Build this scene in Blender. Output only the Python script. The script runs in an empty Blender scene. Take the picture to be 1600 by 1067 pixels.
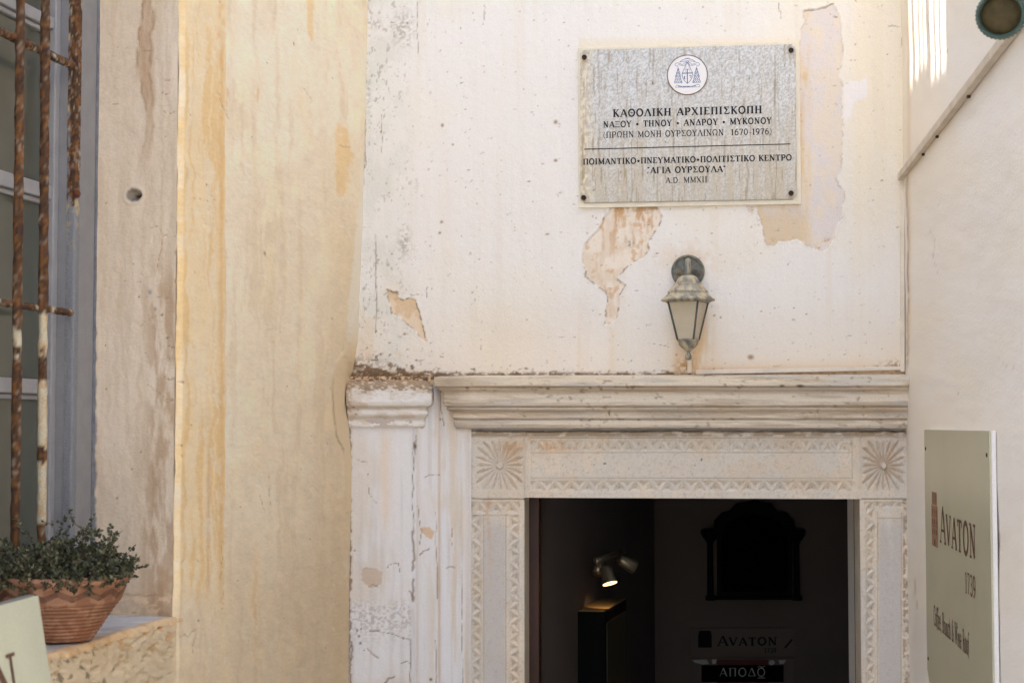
import bpy, bmesh, math, random
import numpy as np
from mathutils import Vector
random.seed(5); RNG = np.random.default_rng(5)
SC = bpy.context.scene; COL = SC.collection

# ------------------------------------------------------------------ camera
F = 2600.0; EYE = 2.25; TH = math.atan(131.5/F)
cd = bpy.data.cameras.new('camera'); cam = bpy.data.objects.new('camera', cd); COL.objects.link(cam)
cam.location = (0, 0, EYE); cam.rotation_euler = (math.pi/2+TH, 0, 0)
cd.sensor_width = 36; cd.lens = F/1600*36; cd.clip_start = .05; cd.clip_end = 500
cd.dof.use_dof = True; cd.dof.focus_distance = 4.8; cd.dof.aperture_fstop = 10
SC.camera = cam
# ------------------------------------------------------------------ light
SUN = Vector((-1.0, .15, 1.6)).normalized()
w = bpy.data.worlds.new("World"); SC.world = w; w.use_nodes = True
nt = w.node_tree; bg = nt.nodes['Background']
sky = nt.nodes.new('ShaderNodeTexSky'); sky.sky_type = 'NISHITA'; sky.sun_disc = False
sky.sun_elevation = math.asin(SUN.z); sky.sun_rotation = math.atan2(SUN.x, SUN.y)
sky.air_density = 1.0; sky.dust_density = 2.5; sky.ozone_density = .6
hs = nt.nodes.new('ShaderNodeHueSaturation'); hs.inputs['Saturation'].default_value = 1.0
nt.links.new(sky.outputs[0], hs.inputs['Color']); nt.links.new(hs.outputs[0], bg.inputs[0])
bg.inputs[1].default_value = .15
sl = bpy.data.lights.new('sun', 'SUN'); sl.energy = 2.1; sl.angle = math.radians(.55); sl.color = (1, .95, .88)
so = bpy.data.objects.new('sun', sl); COL.objects.link(so)
so.rotation_euler = SUN.to_track_quat('Z', 'Y').to_euler(); so.location = (0, 0, 9)
SC.view_settings.view_transform = 'Standard'; SC.view_settings.look = 'None'
SC.view_settings.gamma = 1; SC.view_settings.use_curve_mapping = False
SC.view_settings.exposure = 2.2
SC.cycles.max_bounces = 10; SC.cycles.diffuse_bounces = 7; SC.cycles.use_denoising = True

# ------------------------------------------------------------------ helpers
def lin(c):
    c = np.asarray(c, float)/255.
    return np.where(c <= .04045, c/12.92, ((c+.055)/1.055)**2.4)
def L3(c): return tuple(float(x) for x in lin(c))
def hash2(ix, iy, s):
    h = (ix.astype(np.int64)*374761393 + iy.astype(np.int64)*668265263 + s*2147483629) & 0xffffffff
    h = ((h ^ (h >> 13))*1274126177) & 0xffffffff
    h = (h ^ (h >> 16)) & 0xffffffff
    return h/4294967295.
def vn(x, y, s=0):
    x = np.asarray(x, float); y = np.asarray(y, float)
    ix = np.floor(x); iy = np.floor(y); fx = x-ix; fy = y-iy
    fx = fx*fx*(3-2*fx); fy = fy*fy*(3-2*fy)
    a = hash2(ix, iy, s); b = hash2(ix+1, iy, s); c = hash2(ix, iy+1, s); d = hash2(ix+1, iy+1, s)
    return a+(b-a)*fx+(c-a)*fy+(a-b-c+d)*fx*fy
def fbm(x, y, s=0, o=4, g=.55):
    t = 0; a = 1; n = 0
    for k in range(o):
        t = t+a*vn(x*2**k+k*17.3, y*2**k-k*9.1, s+k*31); n += a; a *= g
    return t/n
def sst(a, b, x):
    t = np.clip((x-a)/(b-a), 0, 1); return t*t*(3-2*t)
def seg_d(X, Y, pts):
    d = np.full(X.shape, 1e9)
    for (x0, y0), (x1, y1) in zip(pts[:-1], pts[1:]):
        dx, dy = x1-x0, y1-y0; L = dx*dx+dy*dy+1e-9
        t = np.clip(((X-x0)*dx+(Y-y0)*dy)/L, 0, 1)
        d = np.minimum(d, np.hypot(X-x0-t*dx, Y-y0-t*dy))
    return d
def poly_sd(X, Y, pts):                      # signed distance, positive inside
    d = seg_d(X, Y, list(pts)+[pts[0]]); ins = np.zeros(X.shape, bool)
    n = len(pts)
    for i in range(n):
        x0, y0 = pts[i]; x1, y1 = pts[(i+1) % n]
        if y0 == y1: continue
        c = ((y0 > Y) != (y1 > Y)) & (X < (x1-x0)*(Y-y0)/(y1-y0)+x0)
        ins ^= c
    return np.where(ins, d, -d)
def ray(px, py):
    cx = (np.asarray(px, float)-800)/F; cy = (533.5-np.asarray(py, float))/F
    return np.stack(np.broadcast_arrays(cx, math.cos(TH)-math.sin(TH)*cy, math.sin(TH)+math.cos(TH)*cy), -1)
def proj(P):
    x = P[..., 0]; y = P[..., 1]; z = P[..., 2]-EYE
    f = y*math.cos(TH)+z*math.sin(TH); v = -y*math.sin(TH)+z*math.cos(TH)
    return 800+F*x/f, 533.5-F*v/f
class Pl:                                     # a vertical plane: u along it, z up, o outward
    def __init__(s, o, u, n): s.o = np.array(o, float); s.u = np.array(u, float); s.n = np.array(n, float)
    def hit(s, px, py, off=0.):
        d = ray(px, py); e = np.array([0, 0, EYE]); o = s.o+s.n*off
        t = ((o-e)@s.n)/(d@s.n); P = e+d*t[..., None] if np.ndim(t) else e+d*t
        return (P-s.o)@s.u, P[..., 2]
    def pt(s, u, z, off=0.):
        u, z, off = np.broadcast_arrays(np.asarray(u, float), np.asarray(z, float), np.asarray(off, float))
        P = s.o+u[..., None]*s.u+off[..., None]*s.n
        P = P.copy(); P[..., 2] = z; return P
def unit(a): a = np.array(a, float); return a/np.linalg.norm(a)
ub = unit((1, -.1, 0)); nb = unit((-.1, -1, 0))
BW = Pl((0, 5.1, 0), ub, nb)                   # the door wall
CU = BW.hit(560, 665)[0]; CP = BW.pt(CU, 0.)
ul = -unit((.188, 1, 0)); nl = unit((1, -.188, 0))
LW = Pl((CP[0], CP[1], 0), ul, nl)             # left wall, u = metres from the corner towards the viewer
RU = BW.hit(1416, 665)[0]; RP = BW.pt(RU, 0.)
ur = -unit((.119, 1, 0)); nr = unit((-1, .119, 0))
RW = Pl((RP[0], RP[1], 0), ur, nr)             # right wall
def tag(o, label=None, cat=None, group=None, kind=None):
    if label: o['label'] = label
    if cat: o['category'] = cat
    if group: o['group'] = group
    if kind: o['kind'] = kind
    return o
def empty(name, loc, label, cat, group=None):
    o = bpy.data.objects.new(name, None); COL.objects.link(o); o.location = tuple(float(v) for v in loc)
    o.empty_display_size = .05
    return tag(o, label, cat, group)
def link(name, me, mat, parent=None, smooth=False):
    o = bpy.data.objects.new(name, me); COL.objects.link(o)
    if mat: me.materials.append(mat)
    if parent:
        o.parent = parent; o.matrix_parent_inverse = inv(parent)
    if smooth: me.polygons.foreach_set('use_smooth', np.ones(len(me.polygons), bool))
    return o
def inv(p):
    from mathutils import Matrix
    return Matrix.Translation(-p.location) if (p.parent is None and p.type == 'EMPTY') else Matrix.Identity(4)
def grid(name, P, col, mat, parent=None, smooth=True, flip=False):
    ny, nx = P.shape[:2]
    idx = np.arange(ny*nx).reshape(ny, nx)
    q = np.stack([idx[:-1, :-1], idx[:-1, 1:], idx[1:, 1:], idx[1:, :-1]], -1).reshape(-1, 4)
    if flip: q = q[:, ::-1]
    me = bpy.data.meshes.new(name); me.vertices.add(ny*nx)
    me.vertices.foreach_set('co', P.reshape(-1).astype(np.float32))
    me.loops.add(q.size); me.loops.foreach_set('vertex_index', q.reshape(-1).astype(np.int32))
    me.polygons.add(len(q)); me.polygons.foreach_set('loop_start', np.arange(0, q.size, 4, dtype=np.int32))
    me.update(calc_edges=True)
    if col is not None:
        a = me.color_attributes.new('Col', 'FLOAT_COLOR', 'POINT')
        c = np.ones((ny*nx, 4), np.float32); c[:, :3] = np.clip(col.reshape(-1, 3), .003, .9)
        a.data.foreach_set('color', c.reshape(-1))
    return link(name, me, mat, parent, smooth)
def from_lists(name, V, Fc, mat, parent=None, smooth=False, col=None):
    me = bpy.data.meshes.new(name); me.from_pydata([tuple(map(float, v)) for v in V], [], Fc); me.update()
    if col is not None:
        a = me.color_attributes.new('Col', 'FLOAT_COLOR', 'POINT')
        c = np.ones((len(V), 4), np.float32); c[:, :3] = col; a.data.foreach_set('color', c.reshape(-1))
    return link(name, me, mat, parent, smooth)
def prism(name, pl, poly, o0, o1, mat, parent=None, bevel=0.):   # outline (u,z) extruded from o0 to o1
    bm = bmesh.new(); n = len(poly)
    a = [bm.verts.new(pl.pt(u, z, o0)) for u, z in poly]; b = [bm.verts.new(pl.pt(u, z, o1)) for u, z in poly]
    bm.faces.new(a); bm.faces.new(b[::-1])
    for i in range(n): bm.faces.new((a[i], b[i], b[(i+1) % n], a[(i+1) % n]))
    bmesh.ops.recalc_face_normals(bm, faces=bm.faces)
    if bevel: bmesh.ops.bevel(bm, geom=list(bm.edges), offset=bevel, segments=2, affect='EDGES', profile=.5, clamp_overlap=True)
    me = bpy.data.meshes.new(name); bm.to_mesh(me); bm.free()
    return link(name, me, mat, parent)
def boxp(name, pl, u0, u1, z0, z1, o0, o1, mat, parent=None, bevel=0.):
    return prism(name, pl, [(u0, z0), (u1, z0), (u1, z1), (u0, z1)], o0, o1, mat, parent, bevel)
def quadpx(pl, pts, off=0.): return [tuple(float(k) for k in pl.hit(x, y, off)) for x, y in pts]
def lathe(name, axis, base, prof, mat, parent=None, n=28, rot=0., smooth=True, col=None):  # prof: (r, h)
    ax = Vector(axis).normalized(); e1 = ax.orthogonal().normalized(); e2 = ax.cross(e1); b = Vector([float(v) for v in base])
    V = []; Fc = []
    for r, h in prof:
        for k in range(n):
            a = rot+2*math.pi*k/n; V.append(b+ax*h+(e1*math.cos(a)+e2*math.sin(a))*r)
    for j in range(len(prof)-1):
        for k in range(n):
            a = j*n+k; c = j*n+(k+1) % n; Fc.append((a, c, c+n, a+n))
    Fc.append(tuple(range(n))[::-1]); Fc.append(tuple(range((len(prof)-1)*n, len(prof)*n)))
    return from_lists(name, V, Fc, mat, parent, smooth, col)
def tube(name, pts, rad, mat, parent=None, n=10, cap=True, colf=None, smooth=True, flat=None):
    pts = [Vector([float(c) for c in p]) for p in pts]; V = []; Fc = []; U = []
    ref = None
    for i, p in enumerate(pts):
        t = (pts[min(i+1, len(pts)-1)]-pts[max(i-1, 0)]).normalized()
        if ref is None: ref = t.orthogonal().normalized() if flat is None else Vector(flat)
        e1 = (ref-t*ref.dot(t)).normalized(); e2 = t.cross(e1); ref = e1
        r = rad[i] if hasattr(rad, '__len__') else rad
        for k in range(n):
            a = 2*math.pi*k/n; rr = r(i, a) if callable(r) else r
            V.append(p+(e1*math.cos(a)+e2*math.sin(a))*rr); U.append((i, a))
    for j in range(len(pts)-1):
        for k in range(n):
            a = j*n+k; c = j*n+(k+1) % n; Fc.append((a, c, c+n, a+n))
    if cap: Fc.append(tuple(range(n))[::-1]); Fc.append(tuple(range((len(pts)-1)*n, len(pts)*n)))
    return from_lists(name, V, Fc, mat, parent, smooth, colf(np.array(V)) if colf else None)

# ------------------------------------------------------------------ materials
def mat(name, col=(128,)*3, rough=.7, metal=0., attr=False, fine=.06, fscale=350., bump=.0, bscale=250., mott=0., mscale=12., spec=.35, emis=None, grain2=0.):
    m = bpy.data.materials.new(name); m.use_nodes = True; n = m.node_tree; b = n.nodes['Principled BSDF']
    b.inputs['Roughness'].default_value = rough; b.inputs['Metallic'].default_value = metal
    b.inputs['Specular IOR Level'].default_value = spec
    tc = n.nodes.new('ShaderNodeTexCoord')
    if attr:
        s = n.nodes.new('ShaderNodeAttribute'); s.attribute_name = 'Col'; src = s.outputs['Color']
    else:
        s = n.nodes.new('ShaderNodeRGB'); s.outputs[0].default_value = (*L3(col), 1); src = s.outputs[0]
    def var(src, scale, amt, det=3.):
        no = n.nodes.new('ShaderNodeTexNoise'); no.inputs['Scale'].default_value = scale; no.inputs['Detail'].default_value = det
        n.links.new(tc.outputs['Object'], no.inputs['Vector'])
        mr = n.nodes.new('ShaderNodeMapRange'); mr.inputs['From Min'].default_value = .3; mr.inputs['From Max'].default_value = .7
        mr.inputs['To Min'].default_value = 1-amt; mr.inputs['To Max'].default_value = 1+amt
        n.links.new(no.outputs['Fac'], mr.inputs['Value'])
        vm = n.nodes.new('ShaderNodeVectorMath'); vm.operation = 'SCALE'
        n.links.new(src, vm.inputs[0]); n.links.new(mr.outputs[0], vm.inputs['Scale']); return vm.outputs[0]
    if fine: src = var(src, fscale, fine)
    if mott: src = var(src, mscale, mott, 5.)
    n.links.new(src, b.inputs['Base Color'])
    if bump:
        no = n.nodes.new('ShaderNodeTexNoise'); no.inputs['Scale'].default_value = bscale; no.inputs['Detail'].default_value = 5
        n.links.new(tc.outputs['Object'], no.inputs['Vector'])
        bp = n.nodes.new('ShaderNodeBump'); bp.inputs['Distance'].default_value = bump; bp.inputs['Strength'].default_value = 1
        n.links.new(no.outputs['Fac'], bp.inputs['Height']); n.links.new(bp.outputs[0], b.inputs['Normal'])
    if emis:
        b.inputs['Emission Color'].default_value = (*L3(emis[0]), 1); b.inputs['Emission Strength'].default_value = emis[1]
    return m
M_PL = mat('painted_plaster', attr=True, rough=.9, fine=.035, fscale=260, bump=.0012, bscale=160, spec=.15)
M_ST = mat('carved_stone', attr=True, rough=.85, fine=.09, fscale=420, bump=.0009, bscale=420, spec=.2)
M_PLAIN = mat('plain_plaster', (226, 222, 216), .92, mott=.06, mscale=2.5, bump=.002, bscale=60, spec=.1)
M_PAVE = mat('paving_stone', (196, 190, 180), .85, mott=.15, mscale=3, bump=.002, bscale=40)
M_METAL = mat('brushed_plate', attr=True, rough=.5, metal=.1, fine=.10, fscale=500, bump=.0002, bscale=300)
M_BACK = mat('backing_board', (232, 222, 200), .7, mott=.06, mscale=30)
M_INK = mat('black_lettering', (26, 24, 24), .6, fine=.2, fscale=600)
M_INKB = mat('blue_line_print', (92, 108, 150), .7, fine=0)
M_BROWN = mat('brown_print', (98, 66, 48), .7, fine=0)
M_DISC = mat('emblem_disc', (238, 234, 232), .55, fine=.02)
M_DISCR = mat('emblem_rim', (120, 92, 60), .5)
M_SCREW = mat('dark_screw', (58, 48, 38), .5, metal=.5, mott=.3, mscale=200)
M_GRN = mat('verdigris_metal', attr=True, rough=.6, metal=.1, fine=.12, fscale=300, bump=.0006, bscale=300)
M_FROST = mat('frosted_pane', (196, 184, 160), .35, fine=.03, mott=.06, mscale=25, spec=.5)
M_SPOT = mat('green_spotlight_metal', (78, 96, 86), .42, metal=.2, mott=.25, mscale=60)
M_LENS = mat('dusty_lens', (74, 64, 42), .7, mott=.3, mscale=40, spec=.1)
M_TRUNK = mat('white_trunking', (228, 216, 198), .6, mott=.08, mscale=20)
M_GREYT = mat('grey_conduit', (206, 192, 172), .6, mott=.12, mscale=14)
M_SIGN = mat('olive_signboard', (184, 179, 152), .38, mott=.05, mscale=4, spec=.5, fine=.03)
M_SIGNW = mat('pale_signboard', (192, 190, 164), .5, mott=.05, mscale=8)
M_EDGE = mat('white_board_edge', (228, 222, 216), .5)
M_GREY = mat('grey_board_edge', (120, 118, 112), .6)
M_FR = mat('grey_blue_paint', (140, 139, 140), .5, mott=.08, mscale=25, fine=.05, bump=.0004, bscale=120)
M_FR2 = mat('pale_sash_paint', (158, 156, 156), .5, mott=.08, mscale=25)
M_GL = mat('grey_window_glass', (88, 90, 80), .12, mott=.12, mscale=5, spec=.6, fine=0)
M_RUST = mat('rusty_iron', attr=True, rough=.85, fine=.12, fscale=260, bump=.0014, bscale=220)
M_TERRA = mat('terracotta', attr=True, rough=.75, fine=.07, fscale=200, bump=.0004, bscale=160)
M_SOIL = mat('potting_soil', (52, 40, 30), .95, bump=.004, bscale=80)
M_LEAF = mat('dark_leaf', attr=True, rough=.6, fine=0)
M_STEM = mat('woody_stem', (86, 72, 50), .8)
M_WOOD = mat('door_frame_wood', (62, 32, 18), .45, mott=.25, mscale=8, fine=.1)
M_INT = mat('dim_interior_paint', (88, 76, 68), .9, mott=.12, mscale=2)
M_DARK = mat('black_timber', (12, 11, 10), .8, spec=.1)
M_DARK2 = mat('black_glass', (6, 6, 6), .9, spec=.0)
M_IS = mat('interior_board', (86, 72, 62), .7)
M_ISR = mat('interior_red', (70, 22, 18), .7)
M_IST = mat('interior_grey_print', (150, 146, 138), .7)
M_CHROME = mat('satin_lamp_metal', (150, 135, 110), .35, metal=.7)
M_BULB = mat('lit_bulb', (255, 220, 160), .5, emis=((255, 206, 130), 1.3))
M_DOT = mat('dark_fixings', (60, 52, 44), .7)

# ------------------------------------------------------------------ stroke lettering (slab serif capitals)
def arc(cx, cy, rx, ry, a0, a1, n=14):
    return [(cx+rx*math.cos(math.radians(a0+(a1-a0)*k/n)), cy+ry*math.sin(math.radians(a0+(a1-a0)*k/n))) for k in range(n+1)]
# glyph: width, strokes [(weight, points)], serifs [(x, y, half width)]
G = {}
def g(ch, w, st, se=()): G[ch] = (w, st, se)
K, T = 1., .5
for a_ in 'ΑA': g(a_, .8, [(T, [(.06, 0), (.4, 1)]), (K, [(.4, 1), (.74, 0)]), (T, [(.19, .33), (.61, .33)])], [(.08, 0, .12), (.72, 0, .13)])
g('Λ', .8, [(T, [(.06, 0), (.4, 1)]), (K, [(.4, 1), (.74, 0)])], [(.08, 0, .12), (.72, 0, .13)])
g('V', .76, [(K, [(.06, 1), (.38, 0)]), (T, [(.38, 0), (.7, 1)])], [(.08, 1, .13), (.69, 1, .12)])
g('Δ', .8, [(T, [(.06, .04), (.4, 1)]), (K, [(.4, 1), (.74, .04)]), (T, [(.04, .04), (.76, .04)])])
for a_ in 'ΚK': g(a_, .76, [(K, [(.17, 0), (.17, 1)]), (T, [(.64, 1), (.2, .42)]), (K, [(.32, .56), (.68, 0)])], [(.17, 0, .15), (.17, 1, .15), (.62, 1, .13), (.67, 0, .12)])
for a_ in 'ΟO': g(a_, .84, [(K*.9, arc(.42, .5, .34, .49, 0, 360, 28))])
g('Θ', .84, [(K*.9, arc(.42, .5, .34, .49, 0, 360, 28)), (T, [(.27, .5), (.57, .5)])], [])
for a_ in 'ΙI': g(a_, .4, [(K, [(.2, 0), (.2, 1)])], [(.2, 0, .16), (.2, 1, .16)])
for a_ in 'ΗH': g(a_, .84, [(K, [(.17, 0), (.17, 1)]), (K, [(.67, 0), (.67, 1)]), (T, [(.17, .5), (.67, .5)])], [(.17, 0, .15), (.17, 1, .15), (.67, 0, .15), (.67, 1, .15)])
for a_ in 'ΡP': g(a_, .7, [(K, [(.17, 0), (.17, 1)]), (T, [(.17, .97), (.38, .97)]), (K*.9, arc(.38, .71, .24, .26, 90, -90)), (T, [(.38, .45), (.17, .45)])], [(.17, 0, .16), (.1, 1, .08)])
for a_ in 'ΧX': g(a_, .8, [(K, [(.1, 1), (.68, 0)]), (T, [(.68, 1), (.1, 0)])], [(.12, 1, .13), (.12, 0, .12), (.67, 1, .12), (.68, 0, .13)])
for a_ in 'ΕE': g(a_, .7, [(K, [(.17, 0), (.17, 1)]), (T, [(.1, .97), (.6, .97)]), (T, [(.17, .52), (.48, .52)]), (T, [(.1, .03), (.62, .03)]), (T, [(.6, .97), (.6, .8)]), (T, [(.62, .03), (.62, .22)])], [(.1, 0, .08), (.1, 1, .08)])
g('Π', .84, [(K, [(.17, 0), (.17, 1)]), (K, [(.67, 0), (.67, 1)]), (T, [(.05, .97), (.79, .97)])], [(.17, 0, .15), (.67, 0, .15)])
g('Σ', .74, [(T, [(.07, .96), (.64, .96), (.64, .78)]), (K, [(.1, .96), (.42, .52)]), (T, [(.42, .52), (.1, .06)]), (K*.7, [(.08, .05), (.67, .05)]), (T, [(.67, .05), (.67, .25)])])
for a_ in 'ΝN': g(a_, .86, [(T, [(.16, 0), (.16, 1)]), (K, [(.16, 1), (.7, 0)]), (T, [(.7, 0), (.7, 1)])], [(.16, 0, .14), (.1, 1, .1), (.7, 1, .15)])
for a_ in 'ΜM': g(a_, 1.0, [(T, [(.16, 0), (.16, 1)]), (K, [(.16, 1), (.5, .08)]), (T, [(.5, .08), (.84, 1)]), (K, [(.84, 1), (.84, 0)])], [(.16, 0, .13), (.1, 1, .1), (.9, 1, .1), (.84, 0, .14)])
g('Ξ', .74, [(K*.6, [(.08, .95), (.66, .95)]), (T, [(.2, .5), (.54, .5)]), (K*.6, [(.08, .05), (.66, .05)]), (T, [(.08, .84), (.08, 1)]), (T, [(.66, .84), (.66, 1)]), (T, [(.08, 0), (.08, .17)]), (T, [(.66, 0), (.66, .17)])])
for a_ in 'ΥY': g(a_, .76, [(K, [(.38, 0), (.38, .45)]), (K, [(.38, .45), (.08, 1)]), (T, [(.38, .45), (.69, 1)])], [(.38, 0, .16), (.1, 1, .13), (.67, 1, .12)])
for a_ in 'ΤT': g(a_, .74, [(K, [(.37, 0), (.37, 1)]), (T, [(.05, .97), (.69, .97)]), (T, [(.05, .97), (.05, .78)]), (T, [(.69, .97), (.69, .78)])], [(.37, 0, .17)])
g('Ω', .9, [(K*.8, [(.3, .06)]+arc(.45, .58, .35, .41, 222, -42, 22)+[(.6, .06)]), (T, [(.05, .04), (.31, .04)]), (T, [(.59, .04), (.85, .04)])])
g('Γ', .66, [(K, [(.17, 0), (.17, 1)]), (T, [(.1, .97), (.58, .97), (.58, .78)])], [(.17, 0, .16), (.1, 1, .08)])
g('D', .82, [(K, [(.17, 0), (.17, 1)]), (T, [(.08, .97), (.36, .97)]), (K*.9, arc(.36, .5, .36, .47, 90, -90, 18)), (T, [(.36, .03), (.08, .03)])], [])
for a_ in 'C': g(a_, .76, [(K*.9, arc(.42, .5, .34, .49, 50, 310, 24)), (T, [(.66, .98), (.66, .72)])])
g('B', .74, [(K, [(.17, 0), (.17, 1)]), (T, [(.08, .97), (.36, .97)]), (K*.8, arc(.36, .75, .22, .22, 90, -90)), (T, [(.36, .52), (.17, .52)]), (K*.9, arc(.38, .27, .26, .25, 90, -90)), (T, [(.38, .03), (.08, .03)])])
g('W', 1.1, [(K, [(.06, 1), (.3, 0)]), (T, [(.3, 0), (.54, 1)]), (K, [(.54, 1), (.78, 0)]), (T, [(.78, 0), (1.04, 1)])], [(.08, 1, .12), (1.02, 1, .1), (.54, 1, .1)])
g('R', .76, [(K, [(.17, 0), (.17, 1)]), (T, [(.08, .97), (.36, .97)]), (K*.9, arc(.38, .73, .23, .24, 90, -90)), (T, [(.38, .49), (.17, .49)]), (K, [(.38, .49), (.68, 0)])], [(.17, 0, .14), (.7, 0, .1)])
g('1', .5, [(K, [(.27, 0), (.27, 1)]), (T, [(.27, 1), (.1, .84)])], [(.27, 0, .17)])
g('6', .66, [(K*.85, arc(.33, .32, .24, .3, 0, 360, 22)), (K*.85, [(.09, .34), (.11, .58), (.2, .8), (.34, .94), (.52, .99)])])
g('9', .66, [(K*.85, arc(.33, .68, .24, .3, 0, 360, 22)), (K*.85, [(.57, .66), (.55, .42), (.46, .2), (.32, .06), (.14, .01)])])
g('7', .62, [(T*1.3, [(.08, .8), (.08, .96), (.55, .96)]), (K*.9, [(.55, .96), (.24, 0)])])
g('0', .68, [(K*.85, arc(.34, .5, .25, .49, 0, 360, 26))])
g('3', .62, [(K*.8, arc(.3, .74, .22, .23, 150, -90, 14)), (K*.9, arc(.3, .27, .25, .26, 90, -150, 16))])
g('(', .36, [(T*1.1, arc(.5, .42, .4, .68, 125, 235, 12))]); g(')', .36, [(T*1.1, arc(-.14, .42, .4, .68, 55, -55, 12))])
g('-', .42, [(K*.6, [(.08, .38), (.34, .38)])]); g('.', .26, [(K*1.2, [(.1, .0), (.1, .11)])]); g(',', .26, [(K*.8, [(.13, .08), (.07, -.15)])])
g('•', .56, [(.9, arc(.28, .42, .11, .11, 0, 360, 12))]); g(' ', .42, []); g('“', .34, [(K*.7, [(.1, 1.02), (.08, .8)]), (K*.7, [(.24, 1.02), (.22, .8)])])
g('”', .34, [(K*.7, [(.1, 1.02), (.08, .8)]), (K*.7, [(.24, 1.02), (.22, .8)])])
g('o', .58, [(K*.8, arc(.29, .32, .21, .31, 0, 360, 20))]); g('c', .5, [(K*.8, arc(.29, .32, .21, .31, 45, 315, 16))])
g('e', .54, [(K*.8, arc(.28, .32, .21, .31, 5, 320, 18)), (T, [(.08, .34), (.48, .34)])])
g('f', .36, [(K*.9, [(.15, -.12), (.15, .8)]+arc(.3, .8, .15, .2, 180, 40, 8)), (T, [(.02, .6), (.34, .6)])])
g('r', .42, [(K*.9, [(.14, 0), (.14, .62)]), (T*1.4, [(.14, .44), (.26, .6), (.4, .58)])], [(.14, 0, .1)])
g('u', .6, [(K*.9, [(.12, .62), (.12, .2), (.2, .04), (.32, .04), (.45, .18)]), (K*.9, [(.46, 0), (.46, .62)])])
g('n', .6, [(K*.9, [(.13, 0), (.13, .62)]), (K*.9, [(.13, .46), (.28, .61), (.4, .58), (.46, .42), (.46, 0)])], [(.13, 0, .09), (.46, 0, .09)])
g('h', .6, [(K*.9, [(.13, 0), (.13, 1)]), (K*.9, [(.13, .46), (.28, .61), (.4, .58), (.46, .42), (.46, 0)])], [(.13, 0, .09), (.46, 0, .09)])
g('i', .3, [(K*.9, [(.14, 0), (.14, .6)]), (K*1.1, [(.14, .8), (.14, .92)])], [(.14, 0, .1)])
g('&', .8, [(K*.8, [(.72, .0), (.2, .75), (.24, .93), (.36, .98), (.46, .88), (.44, .72), (.16, .42), (.1, .22), (.2, .05), (.36, .0), (.52, .1), (.68, .42)])])
def strokes_mesh(name, items, pl, mapper, off, matr, parent):     # items: (half width, [(x,y)...]) in local units
    V = []; Fc = []; k = 0
    for hw, pts in items:
        n = len(pts)
        if n < 2: continue
        oo = off+.00003*(k % 9); k += 1; base = len(V)
        for i, (x, y) in enumerate(pts):
            x0, y0 = pts[max(i-1, 0)]; x1, y1 = pts[min(i+1, n-1)]
            if pts[0] == pts[-1] and i in (0, n-1): x0, y0 = pts[-2]; x1, y1 = pts[1]
            dx, dy = x1-x0, y1-y0; L = math.hypot(dx, dy) or 1
            nx, ny = -dy/L*hw, dx/L*hw
            for s in (1, -1):
                u, z = mapper(x+s*nx, y+s*ny); V.append(pl.pt(u, z, oo))
        for i in range(n-1): a = base+2*i; Fc.append((a, a+1, a+3, a+2))
    return from_lists(name, V, Fc, matr, parent)
def text_items(s, bold=.075, track=.1, serif=True, small=None):
    it = []; x = 0
    for i, ch in enumerate(s):
        w_, st, se = G[ch]; sc = 1. if not small or i == 0 or not ch.isupper() else small
        for wt, p in st: it.append((bold*wt*(1 if wt < .8 else 1), [(x+a*sc, b*sc) for a, b in p]))
        if serif:
            for sx, sy, h in se: it.append((bold*.42, [(x+(sx-h)*sc, sy*sc), (x+(sx+h)*sc, sy*sc)]))
        x += (w_*sc+track)
    return it, x-track
def text_on(s, pl, off, p0, p1, cap, matr, parent, bold=.075, track=.1, name='lettering', small=None, serif=True, capdir=None):
    """text whose baseline runs from picture point p0 to p1 on plane pl; cap height in metres"""
    it, wtot = text_items(s, bold, track, serif, small)
    u0, z0 = pl.hit(*p0, off); u1, z1 = pl.hit(*p1, off)
    return strokes_mesh(name, it, pl, lambda x, y: (u0+(u1-u0)*x/wtot, z0+(z1-z0)*x/wtot+y*cap), off, matr, parent)

# =================================================================== GROUND
def slab(name, x0, x1, y0, y1, z0, z1, m, parent=None, bevel=0.):
    return prism(name, Pl((0, 0, 0), (1, 0, 0), (0, 1, 0)), [(x0, z0), (x1, z0), (x1, z1), (x0, z1)], y0, y1, m, parent, bevel)
gr = slab('ground', -60, 60, -60, 60, -.3, -.02, M_PAVE); tag(gr, kind='structure')
ter = slab('terrace', -2.5, 3.0, -8.5, 3.3, -.02, .65, M_PAVE); tag(ter, kind='structure')
for k in range(3): tag(slab('step', -1.1, 1.6, 3.3+.32*k, 3.62+.32*k, -.02, .65-.16*(k+1), M_PAVE), kind='structure')
tag(slab('landing', -1., 1.6, 4.26, 5.6, -.02, .0, M_PAVE), kind='structure')

# =================================================================== DOOR WALL
def px_grid(pl, x0, x1, y0, y1, step, off=0.):
    xs = np.arange(x0, x1+step*.5, step); ys = np.arange(y0, y1+step*.5, step)
    U = np.array([float(pl.hit(x, 600, off)[0]) for x in xs])
    xm = (x0+x1)/2; Z = np.array([float(pl.hit(xm, y, off)[1]) for y in ys])
    UU, ZZ = np.meshgrid(U, Z); PX, PY = proj(pl.pt(UU, ZZ, off)); return UU, ZZ, PX, PY
def mix(c, d, m):
    m = np.clip(m, 0, 1)[..., None]; return c*(1-m)+lin(d)*m
def base(shape, c): return np.broadcast_to(lin(c), shape+(3,)).copy()
def jit(pts, n=4, a=1.2, seed=1):
    r = random.Random(seed); out = []
    for (x0, y0), (x1, y1) in zip(pts[:-1], pts[1:]):
        for k in range(n): t = k/n; out.append((x0+(x1-x0)*t+r.uniform(-a, a), y0+(y1-y0)*t+r.uniform(-a, a)))
    out.append(pts[-1]); return out
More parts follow.
